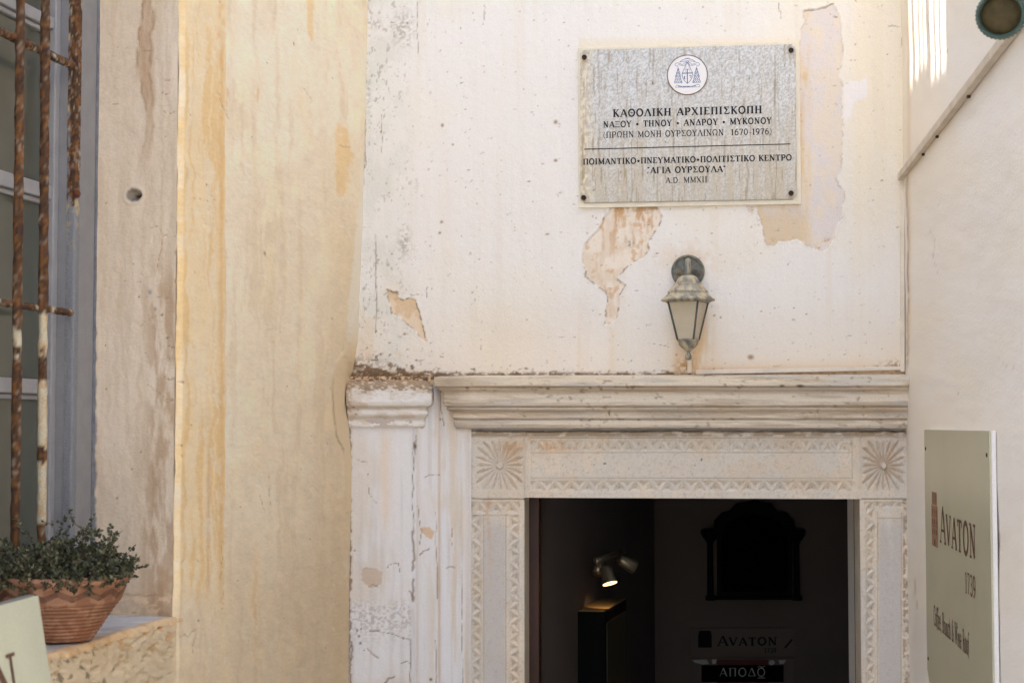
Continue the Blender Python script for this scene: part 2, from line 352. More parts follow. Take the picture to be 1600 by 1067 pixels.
def crack(C, H, X, Y, pts, wd=.9, col=(120, 98, 76), dep=.0012, seed=1, a=1.2, st=.8):
    xs = [p[0] for p in pts]; ys = [p[1] for p in pts]
    m = (X > min(xs)-8) & (X < max(xs)+8) & (Y > min(ys)-8) & (Y < max(ys)+8)
    if not m.any(): return C, H
    d = seg_d(X[m], Y[m], jit(pts, 5, a, seed))*(.7+.8*vn(X[m]/5., Y[m]/5., seed))
    k = np.clip(1.3-d/wd, 0, 1)*st; c = C[m]; C[m] = mix(c, col, k); H[m] -= dep*k; return C, H
def spots(C, H, X, Y, lst, col=(70, 56, 46), dep=.0012):
    for x, y, r, s in lst:
        m = (abs(X-x) < 4*r*max(s, 1)) & (abs(Y-y) < 4*r*max(s, 1))
        if not m.any(): continue
        k = np.clip(1.4-np.hypot((X[m]-x)/r, (Y[m]-y)/(r*s)), 0, 1)*.85
        C[m] = mix(C[m], col, k); H[m] -= dep*k
    return C, H
def zpts(x0, y0, pts, s=4.): return [(x0+a/s, y0+b/s) for a, b in pts]
PA = zpts(800, 267, [(620, 200), (600, 265), (570, 300), (540, 365), (500, 410), (455, 455), (442, 520), (445, 580), (465, 630), (455, 658), (490, 690), (550, 730), (598, 765), (600, 830), (590, 870), (585, 930), (575, 960), (605, 960), (640, 930), (660, 905), (668, 830), (665, 790), (690, 750), (708, 712), (680, 700), (652, 665), (700, 620), (730, 585), (780, 555), (820, 540), (855, 500), (850, 450), (880, 400), (915, 350), (940, 290), (915, 245), (890, 200)])
PB = [(1302, 6), (1289, 10), (1280, 14), (1266, 15.5), (1256, 17.5), (1255, 27), (1259, 32), (1252, 46), (1250, 68), (1240, 200), (1225, 310), (1166, 318), (1169, 332), (1175, 334), (1182, 324), (1190, 347), (1195, 375), (1198, 383), (1210, 383), (1215, 377), (1232, 377), (1247, 374), (1259, 382), (1275, 389), (1290, 392), (1299, 379), (1305, 367), (1307, 349), (1317, 339), (1315, 327), (1319, 312), (1319, 299), (1310, 289), (1306, 279), (1314, 267), (1317, 200), (1316, 150), (1317, 132), (1310, 120), (1316, 100), (1317, 75), (1314, 55), (1315, 42), (1310, 22)]
PC = zpts(400, 267, [(820, 740), (850, 755), (885, 760), (890, 790), (925, 805), (960, 795), (990, 800), (1000, 830), (1020, 880), (1030, 930), (1045, 990), (1062, 1064), (1035, 1050), (1010, 1020), (990, 990), (960, 970), (920, 930), (880, 895), (850, 890), (840, 850), (825, 790), (815, 760)])
PD = [(1319, 132), (1330, 126), (1345, 127), (1355, 120), (1356, 152), (1348, 155), (1335, 160), (1328, 185), (1319, 190)]
def paint_back(X, Y):
    s = X.shape; C = base(s, (238, 232, 224))
    H = (fbm(X/90, Y/90, 3, 5)-.5)*.006 + (fbm(X/14, Y/14, 8, 4)-.5)*.0013
    n1 = fbm(X/160, Y/160, 11, 4); st = fbm(X/5., Y/150, 21, 4); st2 = fbm(X/16, Y/320, 22, 3)
    C = mix(C, (238, 228, 208), sst(.42, .68, n1)*.45)
    C = mix(C, (240, 226, 198), sst(1318, 1345, X)*.55*sst(480, 250, Y)+sst(1395, 1414, X)*.4)
    C = mix(C, (228, 208, 178), sst(430, 585, Y)*.5*(.4+n1))
    C = mix(C, (224, 218, 208), sst(.5, .75, st)*.13); C = mix(C, (228, 212, 186), sst(.55, .8, st2)*.18)
    lf = sst(665, 600, X)
    C = mix(C, (222, 218, 206), lf*(.3+.5*sst(.4, .65, fbm(X/25, Y/40, 5))))
    C = mix(C, (228, 208, 180), lf*sst(380, 520, Y)*sst(.4, .6, fbm(X/30, Y/50, 15))*.6)
    pit = sst(.66, .74, fbm(X/4., Y/7., 31, 3))*sst(700, 590, X)*sst(.38, .62, fbm(X/40, Y/60, 32))
    C = mix(C, (150, 136, 120), pit*.5); H -= pit*.0012
    rough = (np.exp(-((X-631)/16)**2-((Y-45)/26)**2)+np.exp(-((X-632)/9)**2-((Y-378)/20)**2)+.9*np.exp(-((X-582)/14)**2-((Y-36)/9)**2)+np.exp(-((X-573)/6)**2-((Y-150)/40)**2))
    rr = sst(.45, .6, fbm(X/3.5, Y/3., 33, 3)); C = mix(C, (140, 126, 112), rough*rr*.55); H += (rr-.5)*rough*.003
    # crumbly patch on the left, ragged left edge
    e = X-(572-16*sst(180, 420, Y)+(fbm(Y/9, Y*0+3, 5, 4)-.5)*10)
    C = mix(C, (236, 226, 208), sst(6, 0, e)*.8)
    # peeled areas
    wob = (fbm(X/5., Y/5., 41, 4)-.5)*7+(fbm(X/1.6, Y/1.6, 42, 2)-.5)*2
    for P_, fill, k2, seed in ((PA, (230, 212, 190), (240, 228, 212), 51), (PC, (222, 194, 158), (234, 214, 188), 52), (PB, (226, 216, 210), (232, 218, 198), 53), (PD, (240, 234, 230), (240, 234, 230), 54)):
        sd = poly_sd(X, Y, P_)+wob*.55; ins = sst(-.5, .5, sd)
        b = base(s, fill); nn = fbm(X/18, Y/24, seed, 5)
        b = mix(b, k2, sst(.4, .6, nn)*.8)
        if P_ is PA:
            b = mix(b, (210, 172, 132), sst(.52, .72, fbm(X/6, Y/22, 61, 4))*(.75*sst(420, 330, Y)+.25))
            b = mix(b, (216, 176, 132), sst(.6, .7, fbm(X/9, Y/9, 62, 4))*.7)
            b = mix(b, (130, 96, 66), np.exp(-((X-985)/6)**2-((Y-381)/5)**2)*sst(.4, .6, fbm(X/3, Y/3, 63))*.9)
            b = mix(b, (150, 108, 74), sst(334, 322, Y)*sst(.45, .6, fbm(X/5, Y/4, 64))*.6)
        if P_ is PB:
            b = mix(b, (218, 196, 164), sst(315, 345, Y)*sst(1275, 1245, X)*.8)
            b = mix(b, (206, 162, 112), sst(.5, .65, fbm(X/8, Y/8, 66, 3))*np.exp(-((Y-382)/8)**2)*.9)
            b = mix(b, (226, 200, 160), sst(.52, .7, fbm(X/7, Y/40, 67, 4))*sst(1275, 1255, X)*.6)
        C = C*(1-ins[..., None])+b*ins[..., None]
        if P_ is not PD:
            H -= ins*(.0050 if P_ is not PB else .0018)
            rim = np.exp(-((sd+.2)/.9)**2); gx = np.gradient(sd, axis=1)
            C = mix(C, (130, 102, 76), rim*sst(.40, .6, vn(X/7, Y/7, seed))*(.8 if P_ is not PB else .4))  # broken shadow line along the peel edge, painted into the colour
            H += np.exp(-((sd+2.2)/1.6)**2)*.0012*vn(X/11, Y/11, seed+3)
    H -= (fbm(X/6, Y/6, 71, 3)-.5)*.0008
    # paint drips and rust runs
    C = mix(C, (228, 198, 158), np.exp(-((X-1075)/44)**2-((Y-404)/24)**2)*.55*sst(.25, .6, fbm(X/9, Y/9, 73)))
    C = mix(C, (226, 192, 146), np.exp(-((X-1093)/22)**2)*sst(440, 560, Y)*.75*sst(.25, .6, fbm(X/6, Y/40, 74)))
    C = mix(C, (222, 184, 134), np.exp(-((X-1060)/10)**2)*sst(500, 575, Y)*.5)
    C = mix(C, (190, 150, 108), np.exp(-((X-1070)/13)**2-((Y-574)/13)**2)*sst(.35, .5, fbm(X/5, Y/5, 75)))
    C = mix(C, (228, 204, 166), (np.exp(-((X-905)/3)**2)*sst(430, 560, Y)+np.exp(-((X-956)/5)**2)*sst(500, 520, Y))*.35)
    C = mix(C, (226, 198, 156), np.exp(-((X-1252)/7)**2)*sst(60, 120, Y)*sst(330, 260, Y)*.55*sst(.3, .6, fbm(X/5, Y/25, 76)))
    C = mix(C, (232, 214, 180), (abs(X-1077) < 172)*np.exp(-((Y-70)/9)**2)*.5)
    C = mix(C, (214, 182, 136), np.exp(-((X-1256)/6)**2-((Y-120)/6)**2)*.6)
    # dirt that gathers on the cornice
    wd = 5+13*sst(720, 600, X)+6*fbm(X/30, X*0, 81)
    dd = np.exp(-np.clip(592-Y, 0, 99)/wd); dn = fbm(X/7, Y/4.5, 82, 5)
    C = mix(C, (226, 192, 148), sst(.25, .8, dd)*.7); C = mix(C, (112, 86, 60), sst(.52, .64, dn*.7+dd*.46)*.9); cr2 = sst(.40, .54, fbm(X/5, Y/3, 85, 5)+.0*X)*np.exp(-((Y-584.5)/3.2)**2)*sst(1085, 1060, X); C = mix(C, (124, 98, 70), cr2*.85)
    H += sst(.4, .8, dd)*(dn-.4)*.012*sst(800, 600, X)
    cr = sst(630, 560, X)*np.exp(-((Y-572)/12)**2); C = mix(C, (126, 98, 70), cr*sst(.42, .55, fbm(X/5, Y/5, 83, 4))*.75)
    C = mix(C, (222, 184, 136), sst(1085, 1110, X)*np.exp(-np.clip(576-Y, 0, 99)/7)*.65)
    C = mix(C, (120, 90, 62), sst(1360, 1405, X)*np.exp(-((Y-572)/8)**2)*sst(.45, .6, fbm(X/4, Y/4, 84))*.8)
    # fine cracks
    for i, (p, w_) in enumerate([([(652, 2), (651, 40), (653, 85)], .8), ([(757, 8), (757, 32)], .8), ([(1256, 18), (1280, 15), (1302, 6)], 1.2), ([(587, 365), (588, 470), (587, 520)], .9), ([(597, 180), (596, 238)], .7),
            ([(600, 460), (606, 455), (627, 460), (660, 461)], .7), ([(667, 448), (667, 465)], .8), ([(1388, 43), (1395, 41), (1407, 42)], .9), ([(1411, 20), (1412, 50), (1408, 75)], .9), ([(1217, 5), (1220, 30)], .7),
            ([(571, 110), (568, 160), (571, 200), (568, 290)], 1.2), ([(568, 240), (572, 246), (570, 262)], 1.3), ([(586, 160), (595, 150)], .6), 
            ([(1020, 536), (1046, 543)], .6), ([(555, 560), (553, 580), (545, 588)], 1.2), ([(572, 0), (575, 12), (578, 20)], 1.)]):
        C, H = crack(C, H, X, Y, p, w_, seed=i, st=.35 if w_ < .5 else .6)
    r = random.Random(9); L = [(595, 206, 1.3, 1.6), (868, 251, 3., .8), (868, 191, 3.2, 1.), (612, 397, 1.5, 1.), (690, 347, 2.4, 1.), (687, 364, 2.2, 1.), (587, 518, 1.6, 1.), (632, 522, 2.6, .8), (691, 196, 2.4, 1.3), (738, 457, 1.3, 1.), (855, 366, 3.5, .4), (1116, 493, 2, .8), (1126, 496, 1.6, 1), (1174, 355, .9, 2), (926, 338, 1., 2.), (931, 341, .8, 2.), (1047, 327, .8, 2), (1173, 558, 5., .8), (1260, 537, .9, 1)]
    for _ in range(110): L.append((560+r.random()**2.2*240, r.uniform(0, 585), r.uniform(.5, 1.2), r.uniform(.8, 2.4)))
    for _ in range(18): L.append((r.uniform(700, 1400), r.uniform(330, 575), r.uniform(.4, .8), r.uniform(.8, 1.6)))
    C, H = spots(C, H, X, Y, L[:19], (150, 116, 82)); C, H = spots(C, H, X, Y, L[19:], (176, 158, 138), .0006)
    return C, H
bw = empty('plaster_wall', BW.pt(0, 0), 'whitewashed peeling plaster wall above the carved stone doorway, plaque and lantern on it', 'wall')
UU, ZZ, PX, PY = px_grid(BW, 540, 1418, -45, 600, 1.6)
C, H = paint_back(PX, PY)
grid('wall_face', BW.pt(UU, ZZ, H), C, M_PL, bw, flip=True)
Ztop, Zbot = ZZ[0, 0], ZZ[-1, 0]; HB = 4.6
u_jl = float(BW.hit(826, 900)[0]); u_jr = float(BW.hit(1338, 900)[0]); z_li = float(BW.hit(1080, 778)[1])
boxp('upper_wall', BW, CU-.2, RU+.15, Ztop, HB, -.45, .0, M_PLAIN, bw)
boxp('wall_core', BW, CU-.2, RU+.15, z_li+.02, Ztop, -.45, -.02, M_PLAIN, bw)
boxp('wall_pier', BW, CU-.2, u_jl-.02, -.02, z_li+.02, -.45, -.012, M_PLAIN, bw)
boxp('wall_pier', BW, u_jr+.02, RU+.15, -.02, z_li+.02, -.45, -.012, M_PLAIN, bw)

# ------------------------------------------------------------------ old pilaster and plaster strip left of the door
pil = empty('pilaster', BW.pt(*[float(v) for v in BW.hit(600, 1067)], 0), 'whitewashed cracked pilaster with a moulded capital, left of the carved doorway', 'pilaster')
def paint_pil(X, Y):
    s = X.shape; C = base(s, (232, 229, 226)); st = fbm(X/7, Y/170, 5, 4); n1 = fbm(X/60, Y/90, 6, 4)
    C = mix(C, (216, 200, 176), sst(.4, .7, n1)*.5); C = mix(C, (206, 200, 192), sst(.5, .75, st)*.4)
    C = mix(C, (232, 208, 178), np.exp(-((X-604)/9)**2)*sst(640, 700, Y)*sst(850, 790, Y)*.5)
    C = mix(C, (216, 194, 160), sst(652, 690, X)*sst(.4, .65, fbm(X/12, Y/120, 7))*.5)
    C = mix(C, (214, 184, 146), np.exp(-((X-687)/3)**2)*.4+np.exp(-((X-731)/4)**2)*.3+np.exp(-((X-655)/4)**2)*.2)
    H = .012+(fbm(X/60, Y/90, 9, 4)-.5)*.006+(fbm(X/9, Y/12, 10, 4)-.5)*.0018
    H = H+.010*sst(650, 646, X)                                   # shaft stands proud
    H = H+.005*np.exp(-((X-655)/3)**2)+.006*np.exp(-((X-690)/3.5)**2)+.004*sst(716, 724, X)-.004*np.exp(-((X-686)/2)**2)
    pm = poly_sd(X, Y, [(566, 890), (575, 884), (600, 892), (598, 912), (580, 918), (567, 908)])+(fbm(X/4, Y/4, 3)-.5)*6
    C = mix(C, (206, 184, 160), sst(-1, 1.5, pm)*.8); H -= sst(-1, 1, pm)*.0015
    pm = poly_sd(X, Y, [(655, 825), (668, 822), (680, 828), (676, 842), (666, 838)])+(fbm(X/4, Y/4, 4)-.5)*5
    C = mix(C, (216, 176, 122), sst(-1, 1.5, pm)*.7)
    tx = sst(925, 950, Y)*sst(.5, .6, fbm(X/3.2, Y/3, 13, 3))*sst(650, 640, X)*np.exp(-((Y-962)/32)**2); C = mix(C, (168, 156, 146), tx*.5); H -= tx*.0012
    ed = 548+(fbm(Y/6, Y*0, 17, 4)-.5)*7
    C = mix(C, (128, 98, 70), np.exp(-((X-ed)/1.5)**2)*.85*sst(640, 680, Y)); H -= np.exp(-((X-ed)/1.8)**2)*.006*sst(640, 680, Y)
    C = mix(C, (176, 148, 116), sst(ed+0., ed-1.5, X)*.6)
    for i, (p, w_) in enumerate([([(648, 690), (646, 780), (648, 835)], 1.), ([(646, 830), (648, 870), (646, 890)], 2.3), ([(647, 905), (646, 935)], 2.3), ([(644, 995), (643, 1067)], 1.2), ([(651, 680), (650, 710)], 1.2),
            ([(642, 922), (646, 927), (647, 938)], 2.), ([(656, 866), (664, 860), (672, 856)], 1.2), ([(682, 800), (683, 860), (684, 935)], .8), ([(681, 1000), (682, 1067)], 1.), ([(666, 745), (673, 741), (688, 742)], .8),
            ([(707, 825), (706, 855)], .6), ([(698, 887), (704, 884), (711, 886)], .9), ([(575, 1012), (582, 1020), (593, 1026)], 1.2), ([(628, 1034), (636, 1031), (643, 1035)], 1.), ([(579, 985), (586, 983), (594, 985)], 2.), ([(602, 985), (630, 994), (640, 998)], .9),
            ([(577, 915), (586, 912), (592, 915)], 1.1), ([(604, 1066), (608, 1058), (618, 1055)], 2.), ([(551, 905), (549, 920)], 2.4), ([(550, 1000), (552, 1012), (550, 1030)], 2.), ([(556, 858), (557, 860)], 1.), ([(689, 600), (690, 640), (694, 665)], 1.1), ([(653, 790), (660, 830), (657, 850)], .7),
            ([(607, 886), (612, 880), (625, 878), (626, 892)], .7), ([(560, 717), (575, 722)], .6), ([(577, 740), (578, 770), (590, 785)], .5), ([(723, 850), (722, 970), (724, 1067)], .7)]):
        C, H = crack(C, H, X, Y, p, w_*.85, (136, 110, 84), .003, seed=i+40, st=.75)
    C, H = spots(C, H, X, Y, [(560, 983, 1.6, 1.4), (566, 981, 1.3, 1.6), (563, 992, 1.8, 1), (565, 1003, 2, 1.2), (571, 1014, 1.2, 1), (632, 996, 1.6, .8), (549, 683, 1.3, 1.2), (650, 697, 2, 2), (689, 655, 1.6, 1), (674, 1060, 2.5, 1)])
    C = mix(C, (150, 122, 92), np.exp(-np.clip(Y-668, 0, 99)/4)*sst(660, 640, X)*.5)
    dz = sst(606, 598, Y)*sst(700, 690, X); C = mix(C, (212, 180, 140), dz*.9); C = mix(C, (96, 70, 50), dz*sst(.45, .56, fbm(X/4, Y/2.6, 93, 4))*.85); H += dz*(fbm(X/4, Y/3, 94, 4)-.3)*.02
    C = mix(C, (96, 72, 50), np.exp(-((X-683-(Y-592)*.12)/5)**2)*np.exp(-np.clip(Y-592, 0, 199)/30)*.95); H -= .012*np.exp(-((X-683-(Y-592)*.12)/4)**2)*np.exp(-np.clip(Y-592, 0, 199)/30)
    return C, H
UU, ZZ, PX, PY = px_grid(BW, 536, 737, 588, 1100, 1.6)
C, H = paint_pil(PX, PY); grid('shaft', BW.pt(UU, ZZ, H), C, M_PL, pil, flip=True)
zlow = float(ZZ[-1, 0]); boxp('shaft_base', BW, CU-.01, float(UU[0, -1]), -.02, zlow, -.01, .012, M_PLAIN, pil)

def sweep(name, pl, prof, path, matr, parent, painter, seg=2.2, amp=.0009):
    """prof: (projection, z); path(p) -> list of (u, off) corners; fine rows so that wear can be cut in"""
    pr = []
    for (p0, z0), (p1, z1) in zip(prof[:-1], prof[1:]):
        n = max(1, int(math.hypot(p1-p0, z1-z0)/.0022))
        for k in range(n): pr.append((p0+(p1-p0)*k/n, z0+(z1-z0)*k/n))
    pr.append(prof[-1]); rows = []
    for p, z in pr:
        c = path(p); row = []
        for i, ((a, b), (a2, b2)) in enumerate(zip(c[:-1], c[1:])):
            n = NSEG[name][i]
            for k in range(n): row.append((a+(a2-a)*k/n, b+(b2-b)*k/n))
        row.append(c[-1]); rows.append([(u, z, o) for u, o in row])
    A = np.array(rows); P = pl.pt(A[..., 0], A[..., 1], A[..., 2]); X, Y = proj(P)
    C, dh = painter(X, Y, A); A[..., 2] += dh
    return grid(name, pl.pt(A[..., 0], A[..., 1], A[..., 2]), C, matr, parent)
def profpx(pts, pl, xref, z_from):   # (projection m, picture row) -> (projection, z)
    return [(p, float(pl.hit(xref, y, p)[1])) for p, y in pts]
cap_prof = profpx([(.0, 592), (.03, 596), (.046, 603), (.05, 606), (.05, 628), (.046, 633), (.034, 637), (.031, 640), (.031, 642), (.034, 643), (.034, 647), (.026, 652), (.022, 657), (.024, 663), (.022, 667), (.014, 669)], BW, 600, 0)
uR = float(BW.hit(652, 668, .02)[0]); uL0 = float(BW.hit(541, 640, .05)[0])
NSEG = {'capital': [60, 16], 'cornice': [26, 330]}
def paint_cap(X, Y, A):
    s = X.shape; C = base(s, (234, 229, 222)); n1 = fbm(X/22, Y/10, 5, 4)
    C = mix(C, (204, 184, 156), sst(.45, .65, n1)*.5)
    pr = A[..., 2]*0
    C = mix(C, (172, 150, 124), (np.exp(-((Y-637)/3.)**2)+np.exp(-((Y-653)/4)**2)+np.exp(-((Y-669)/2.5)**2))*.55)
    top = sst(.42, .6, fbm(X/7, Y/4, 7, 4)+.45*sst(612, 596, Y)-.12); cr_ = sst(.47, .56, fbm(X/4.5, Y/3, 27, 4)+.32*sst(618, 598, Y)-.18); C = mix(C, (96, 72, 52), cr_*.8*sst(622, 606, Y)); C = mix(C, (196, 166, 128), top*sst(625, 600, Y)*.35*(1-cr_))
    C = mix(C, (200, 170, 130), sst(618, 600, Y)*.4)
    ed = sst(552, 545, X); C = mix(C, (170, 140, 108), ed*sst(.4, .6, fbm(X/3, Y/4, 9))*.8)
    dh = (fbm(X/26, Y/12, 11, 4)-.5)*.009+(fbm(X/5, Y/4, 12, 3)-.5)*.003+top*sst(612, 598, Y)*.004
    C2, H2 = spots(C, np.zeros(s), X, Y, [(552, 636, 1.6, 1), (556, 647, 1.4, 1), (594, 652, 1, 1), (560, 640, 1, 1), (620, 600, 1, 1)], (110, 84, 60), .002)
    return C2, dh+H2
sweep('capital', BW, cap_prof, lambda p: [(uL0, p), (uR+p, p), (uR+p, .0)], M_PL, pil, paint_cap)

# ------------------------------------------------------------------ carved stone door surround
ds = empty('door_surround', BW.pt(float(BW.hit(1080, 778)[0]), 0, 0), 'carved pale stone door surround with zigzag bands, corner rosettes and moulded cornice', 'door surround')
c_prof = profpx([(.0, 585.5), (.088, 587), (.100, 588), (.101, 602), (.097, 604.5), (.090, 605), (.090, 607.5), (.086, 608), (.078, 612), (.075, 617), (.076, 623), (.078, 628), (.074, 633), (.066, 635.5), (.064, 636.5), (.067, 637), (.067, 639.5), (.062, 640), (.052, 644), (.050, 649), (.052, 652), (.046, 655.5), (.043, 656), (.047, 658), (.047, 663), (.043, 667), (.041, 669.3), (.0, 669.6)], BW, 1080, 0)
uCL = float(BW.hit(736, 668)[0]); uCR = RU+.03
def paint_cor(X, Y, A):
    s = X.shape; C = base(s, (228, 214, 194)); n1 = fbm(X/80, Y/5, 5, 5); n2 = fbm(X/9, Y/5, 6, 4)
    C = mix(C, (226, 210, 184), sst(608, 596, Y)*.7); C = mix(C, (184, 164, 136), sst(.45, .65, n1)*.55)
    C = mix(C, (196, 192, 186), sst(.55, .7, fbm(X/130, Y/9, 7, 4))*.5)
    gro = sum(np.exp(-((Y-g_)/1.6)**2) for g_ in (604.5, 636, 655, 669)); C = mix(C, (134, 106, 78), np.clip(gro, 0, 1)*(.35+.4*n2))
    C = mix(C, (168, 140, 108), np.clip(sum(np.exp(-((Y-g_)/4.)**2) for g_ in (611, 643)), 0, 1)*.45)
    C = mix(C, (98, 76, 56), sst(.66, .78, n2)*.5*sst(.4, .6, fbm(X/50, Y/20, 8)))
    C = mix(C, (120, 92, 66), sst(740, 700, X)*.35)
    dh = (fbm(X/60, Y/40, 11, 4)-.5)*.004+(fbm(X/7, Y/5, 12, 3)-.5)*.0014
    chip = sst(.68, .78, fbm(X/12, Y/6, 19, 3)); dh -= chip*.0025
    C, H2 = spots(C, np.zeros(s), X, Y, [(856, 607, 3, .7), (922, 606, 2, .8), (939, 608, 1.6, 1.6), (1105, 625, .8, 1), (1222, 603, 4, .5), (1250, 603, 6, .4), (1240, 620, 1.3, 1.), (730, 606, 3, .6), (952, 645, 1.2, 4)], (84, 64, 46), .002)
    return C, dh+H2
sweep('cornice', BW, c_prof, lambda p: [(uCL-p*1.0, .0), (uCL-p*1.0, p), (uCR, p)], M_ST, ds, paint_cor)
for o_ in [x for x in bpy.data.objects if x.name in ('cornice',)]: pass
def chips(X, Y, x0, y0, n, P, Hh, vert=False, flip=False):
    """chip-carved zigzag: triangles sunk to a point; returns depth 0..1"""
    a, b = (X-x0, Y-y0) if not vert else (Y-y0, X-x0)
    if flip: b = Hh-b
    inside = (a >= 0) & (a <= n*P) & (b >= 0) & (b <= Hh)
    wv = .9*(vn(a/7, b/7, 5)-.5); a = a+wv; k = a/P-np.floor(a/P); t = b/Hh
    # up-pointing triangle: base at t=1, apex (k=.5,t=0);  down-pointing: base at t=0
    e = np.abs(k-.5)*2; up = t-e                       # >0 inside the up triangle
    L = math.hypot(P/2, Hh)
    d_up = np.minimum((t-e)*(P/2)*Hh/L, (1-t)*Hh); d_dn = np.minimum((e-t)*(P/2)*Hh/L, t*Hh)
    d = np.where(up > 0, d_up, d_dn); r = (P*Hh)/(P+2*L)*1.05
    return np.where(inside, np.clip(d/r, 0, 1), 0)
def rosette(X, Y, cx, cy, hx, hy, N=24):
    dx = (X-cx)/hx; dy = (Y-cy)/hy; r = np.hypot(dx, dy); ph = np.arctan2(dy, dx)
    R = np.minimum(1/np.maximum(np.maximum(abs(np.cos(ph)), abs(np.sin(ph))), .01), 1.32)*.98
    k = ph/(2*math.pi)*N+.5; fr = (k-np.floor(k)-.5)*2*math.pi/N*r
    r0 = .13; t = np.clip((r-r0)/(R-r0), 0, 1); hw = .92*math.pi/N*R*np.sin(np.pi*t**.8)**.7+1e-4
    dep = np.clip(1-np.abs(fr)/hw, 0, 1)*((r > r0) & (r < R))*np.clip(hw/.06, 0, 1)
    boss = np.clip((r0-r)/.05, 0, 1)*0.0
    return dep
def stone_paint(X, Y, dep, jamb=False):
    s = X.shape; C = base(s, (214, 203, 186)); n1 = fbm(X/50, Y/50, 5, 5); n3 = fbm(X/3, Y/3, 9, 3)
    C = mix(C, (200, 196, 188), sst(.4, .6, fbm(X/70, Y/90, 15, 4))*.6); C = mix(C, (208, 188, 160), sst(.5, .68, n1)*.35)
    C = mix(C, (168, 152, 130), sst(.6, .78, n3)*.4); C = mix(C, (150, 126, 98), sst(.55, 1., dep)*.6)  # last mix: chip hollows darkened in the colour to strengthen the carved shading
    return C*np.array([1.17, 1.13, 1.09])*(1+.12*(fbm(X/2.4, Y/2.4, 99, 3)-.5))[..., None]
def stone_H(X, Y): return .010+(fbm(X/70, Y/60, 21, 4)-.5)*.003+(fbm(X/6, Y/6, 22, 4)-.5)*.0013
def line_cut(X, Y, H, pts, w=.9, d=.0018):
    k = np.clip(1.2-seg_d(X, Y, pts)/w, 0, 1); return H-k*d, k
D_CH = .0135
def lintel_patch(name, x0, x1, y0, y1, parent, step=1.3):
    UU, ZZ, X, Y = px_grid(BW, x0, x1, y0, y1, step)
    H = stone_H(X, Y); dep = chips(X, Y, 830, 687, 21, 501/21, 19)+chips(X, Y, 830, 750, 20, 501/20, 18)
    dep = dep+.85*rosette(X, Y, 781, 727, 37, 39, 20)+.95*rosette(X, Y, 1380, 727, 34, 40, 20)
    wear = .75+.25*sst(.3, .6, fbm(X/30, Y/30, 77)); H = H-D_CH*dep*wear
    H, k1 = line_cut(X, Y, H, [(830, 684.5), (1332, 684)]); H, k2 = line_cut(X, Y, H, [(830, 707), (1331, 706.5)]); H, k3 = line_cut(X, Y, H, [(830, 747), (1331, 747)])
    H, k4 = line_cut(X, Y, H, [(830, 707), (830, 747)], .7, .001); H, k5 = line_cut(X, Y, H, [(1331, 707), (1331, 747)], .7, .001)
    H = H-.030*sst(674.6, 673.4, Y+(fbm(X/25, Y*0, 91, 4)-.5)*2.5)
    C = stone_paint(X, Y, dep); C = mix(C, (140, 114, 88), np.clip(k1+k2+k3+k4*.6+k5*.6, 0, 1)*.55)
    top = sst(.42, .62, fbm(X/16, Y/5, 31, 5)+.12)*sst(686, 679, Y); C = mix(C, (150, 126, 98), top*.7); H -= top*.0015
    C = mix(C, (214, 168, 116), np.exp(-((X-860)/55)**2-((Y-697)/12)**2)*.55*sst(.3, .6, fbm(X/10, Y/8, 33)))
    C = mix(C, (204, 160, 112), np.exp(-((X-797)/18)**2-((Y-705)/22)**2)*.4); C = mix(C, (192, 150, 106), np.exp(-((X-1385)/24)**2-((Y-720)/32)**2)*.45*sst(.35, .6, fbm(X/6, Y/8, 35)))
    C, H = spots(C, H, X, Y, [(1096, 718, 1.4, 1.6), (928, 726, 1, .8), (945, 724, 2.4, .6), (1086, 727, .9, 1), (983, 732, .8, 1.2)], (54, 40, 30), .002)
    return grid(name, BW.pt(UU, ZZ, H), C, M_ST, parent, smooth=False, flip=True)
xs_ = [733, 744, 820, 1343, 1416]
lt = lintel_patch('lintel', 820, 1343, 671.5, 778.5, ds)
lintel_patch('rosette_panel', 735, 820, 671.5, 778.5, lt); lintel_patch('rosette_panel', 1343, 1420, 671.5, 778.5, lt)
u_a, u_b = float(BW.hit(735, 720)[0]), RU+.02; z_t = float(BW.hit(1080, 675)[1]); z_b = float(BW.hit(1080, 778.5)[1])
boxp('lintel_block', BW, u_a, u_b, z_b, z_t, -.16, -.025, mat('stone_side', (206, 194, 174), .85, mott=.1, mscale=20, bump=.0008, bscale=300), lt)
M_SIDE = bpy.data.materials['stone_side']
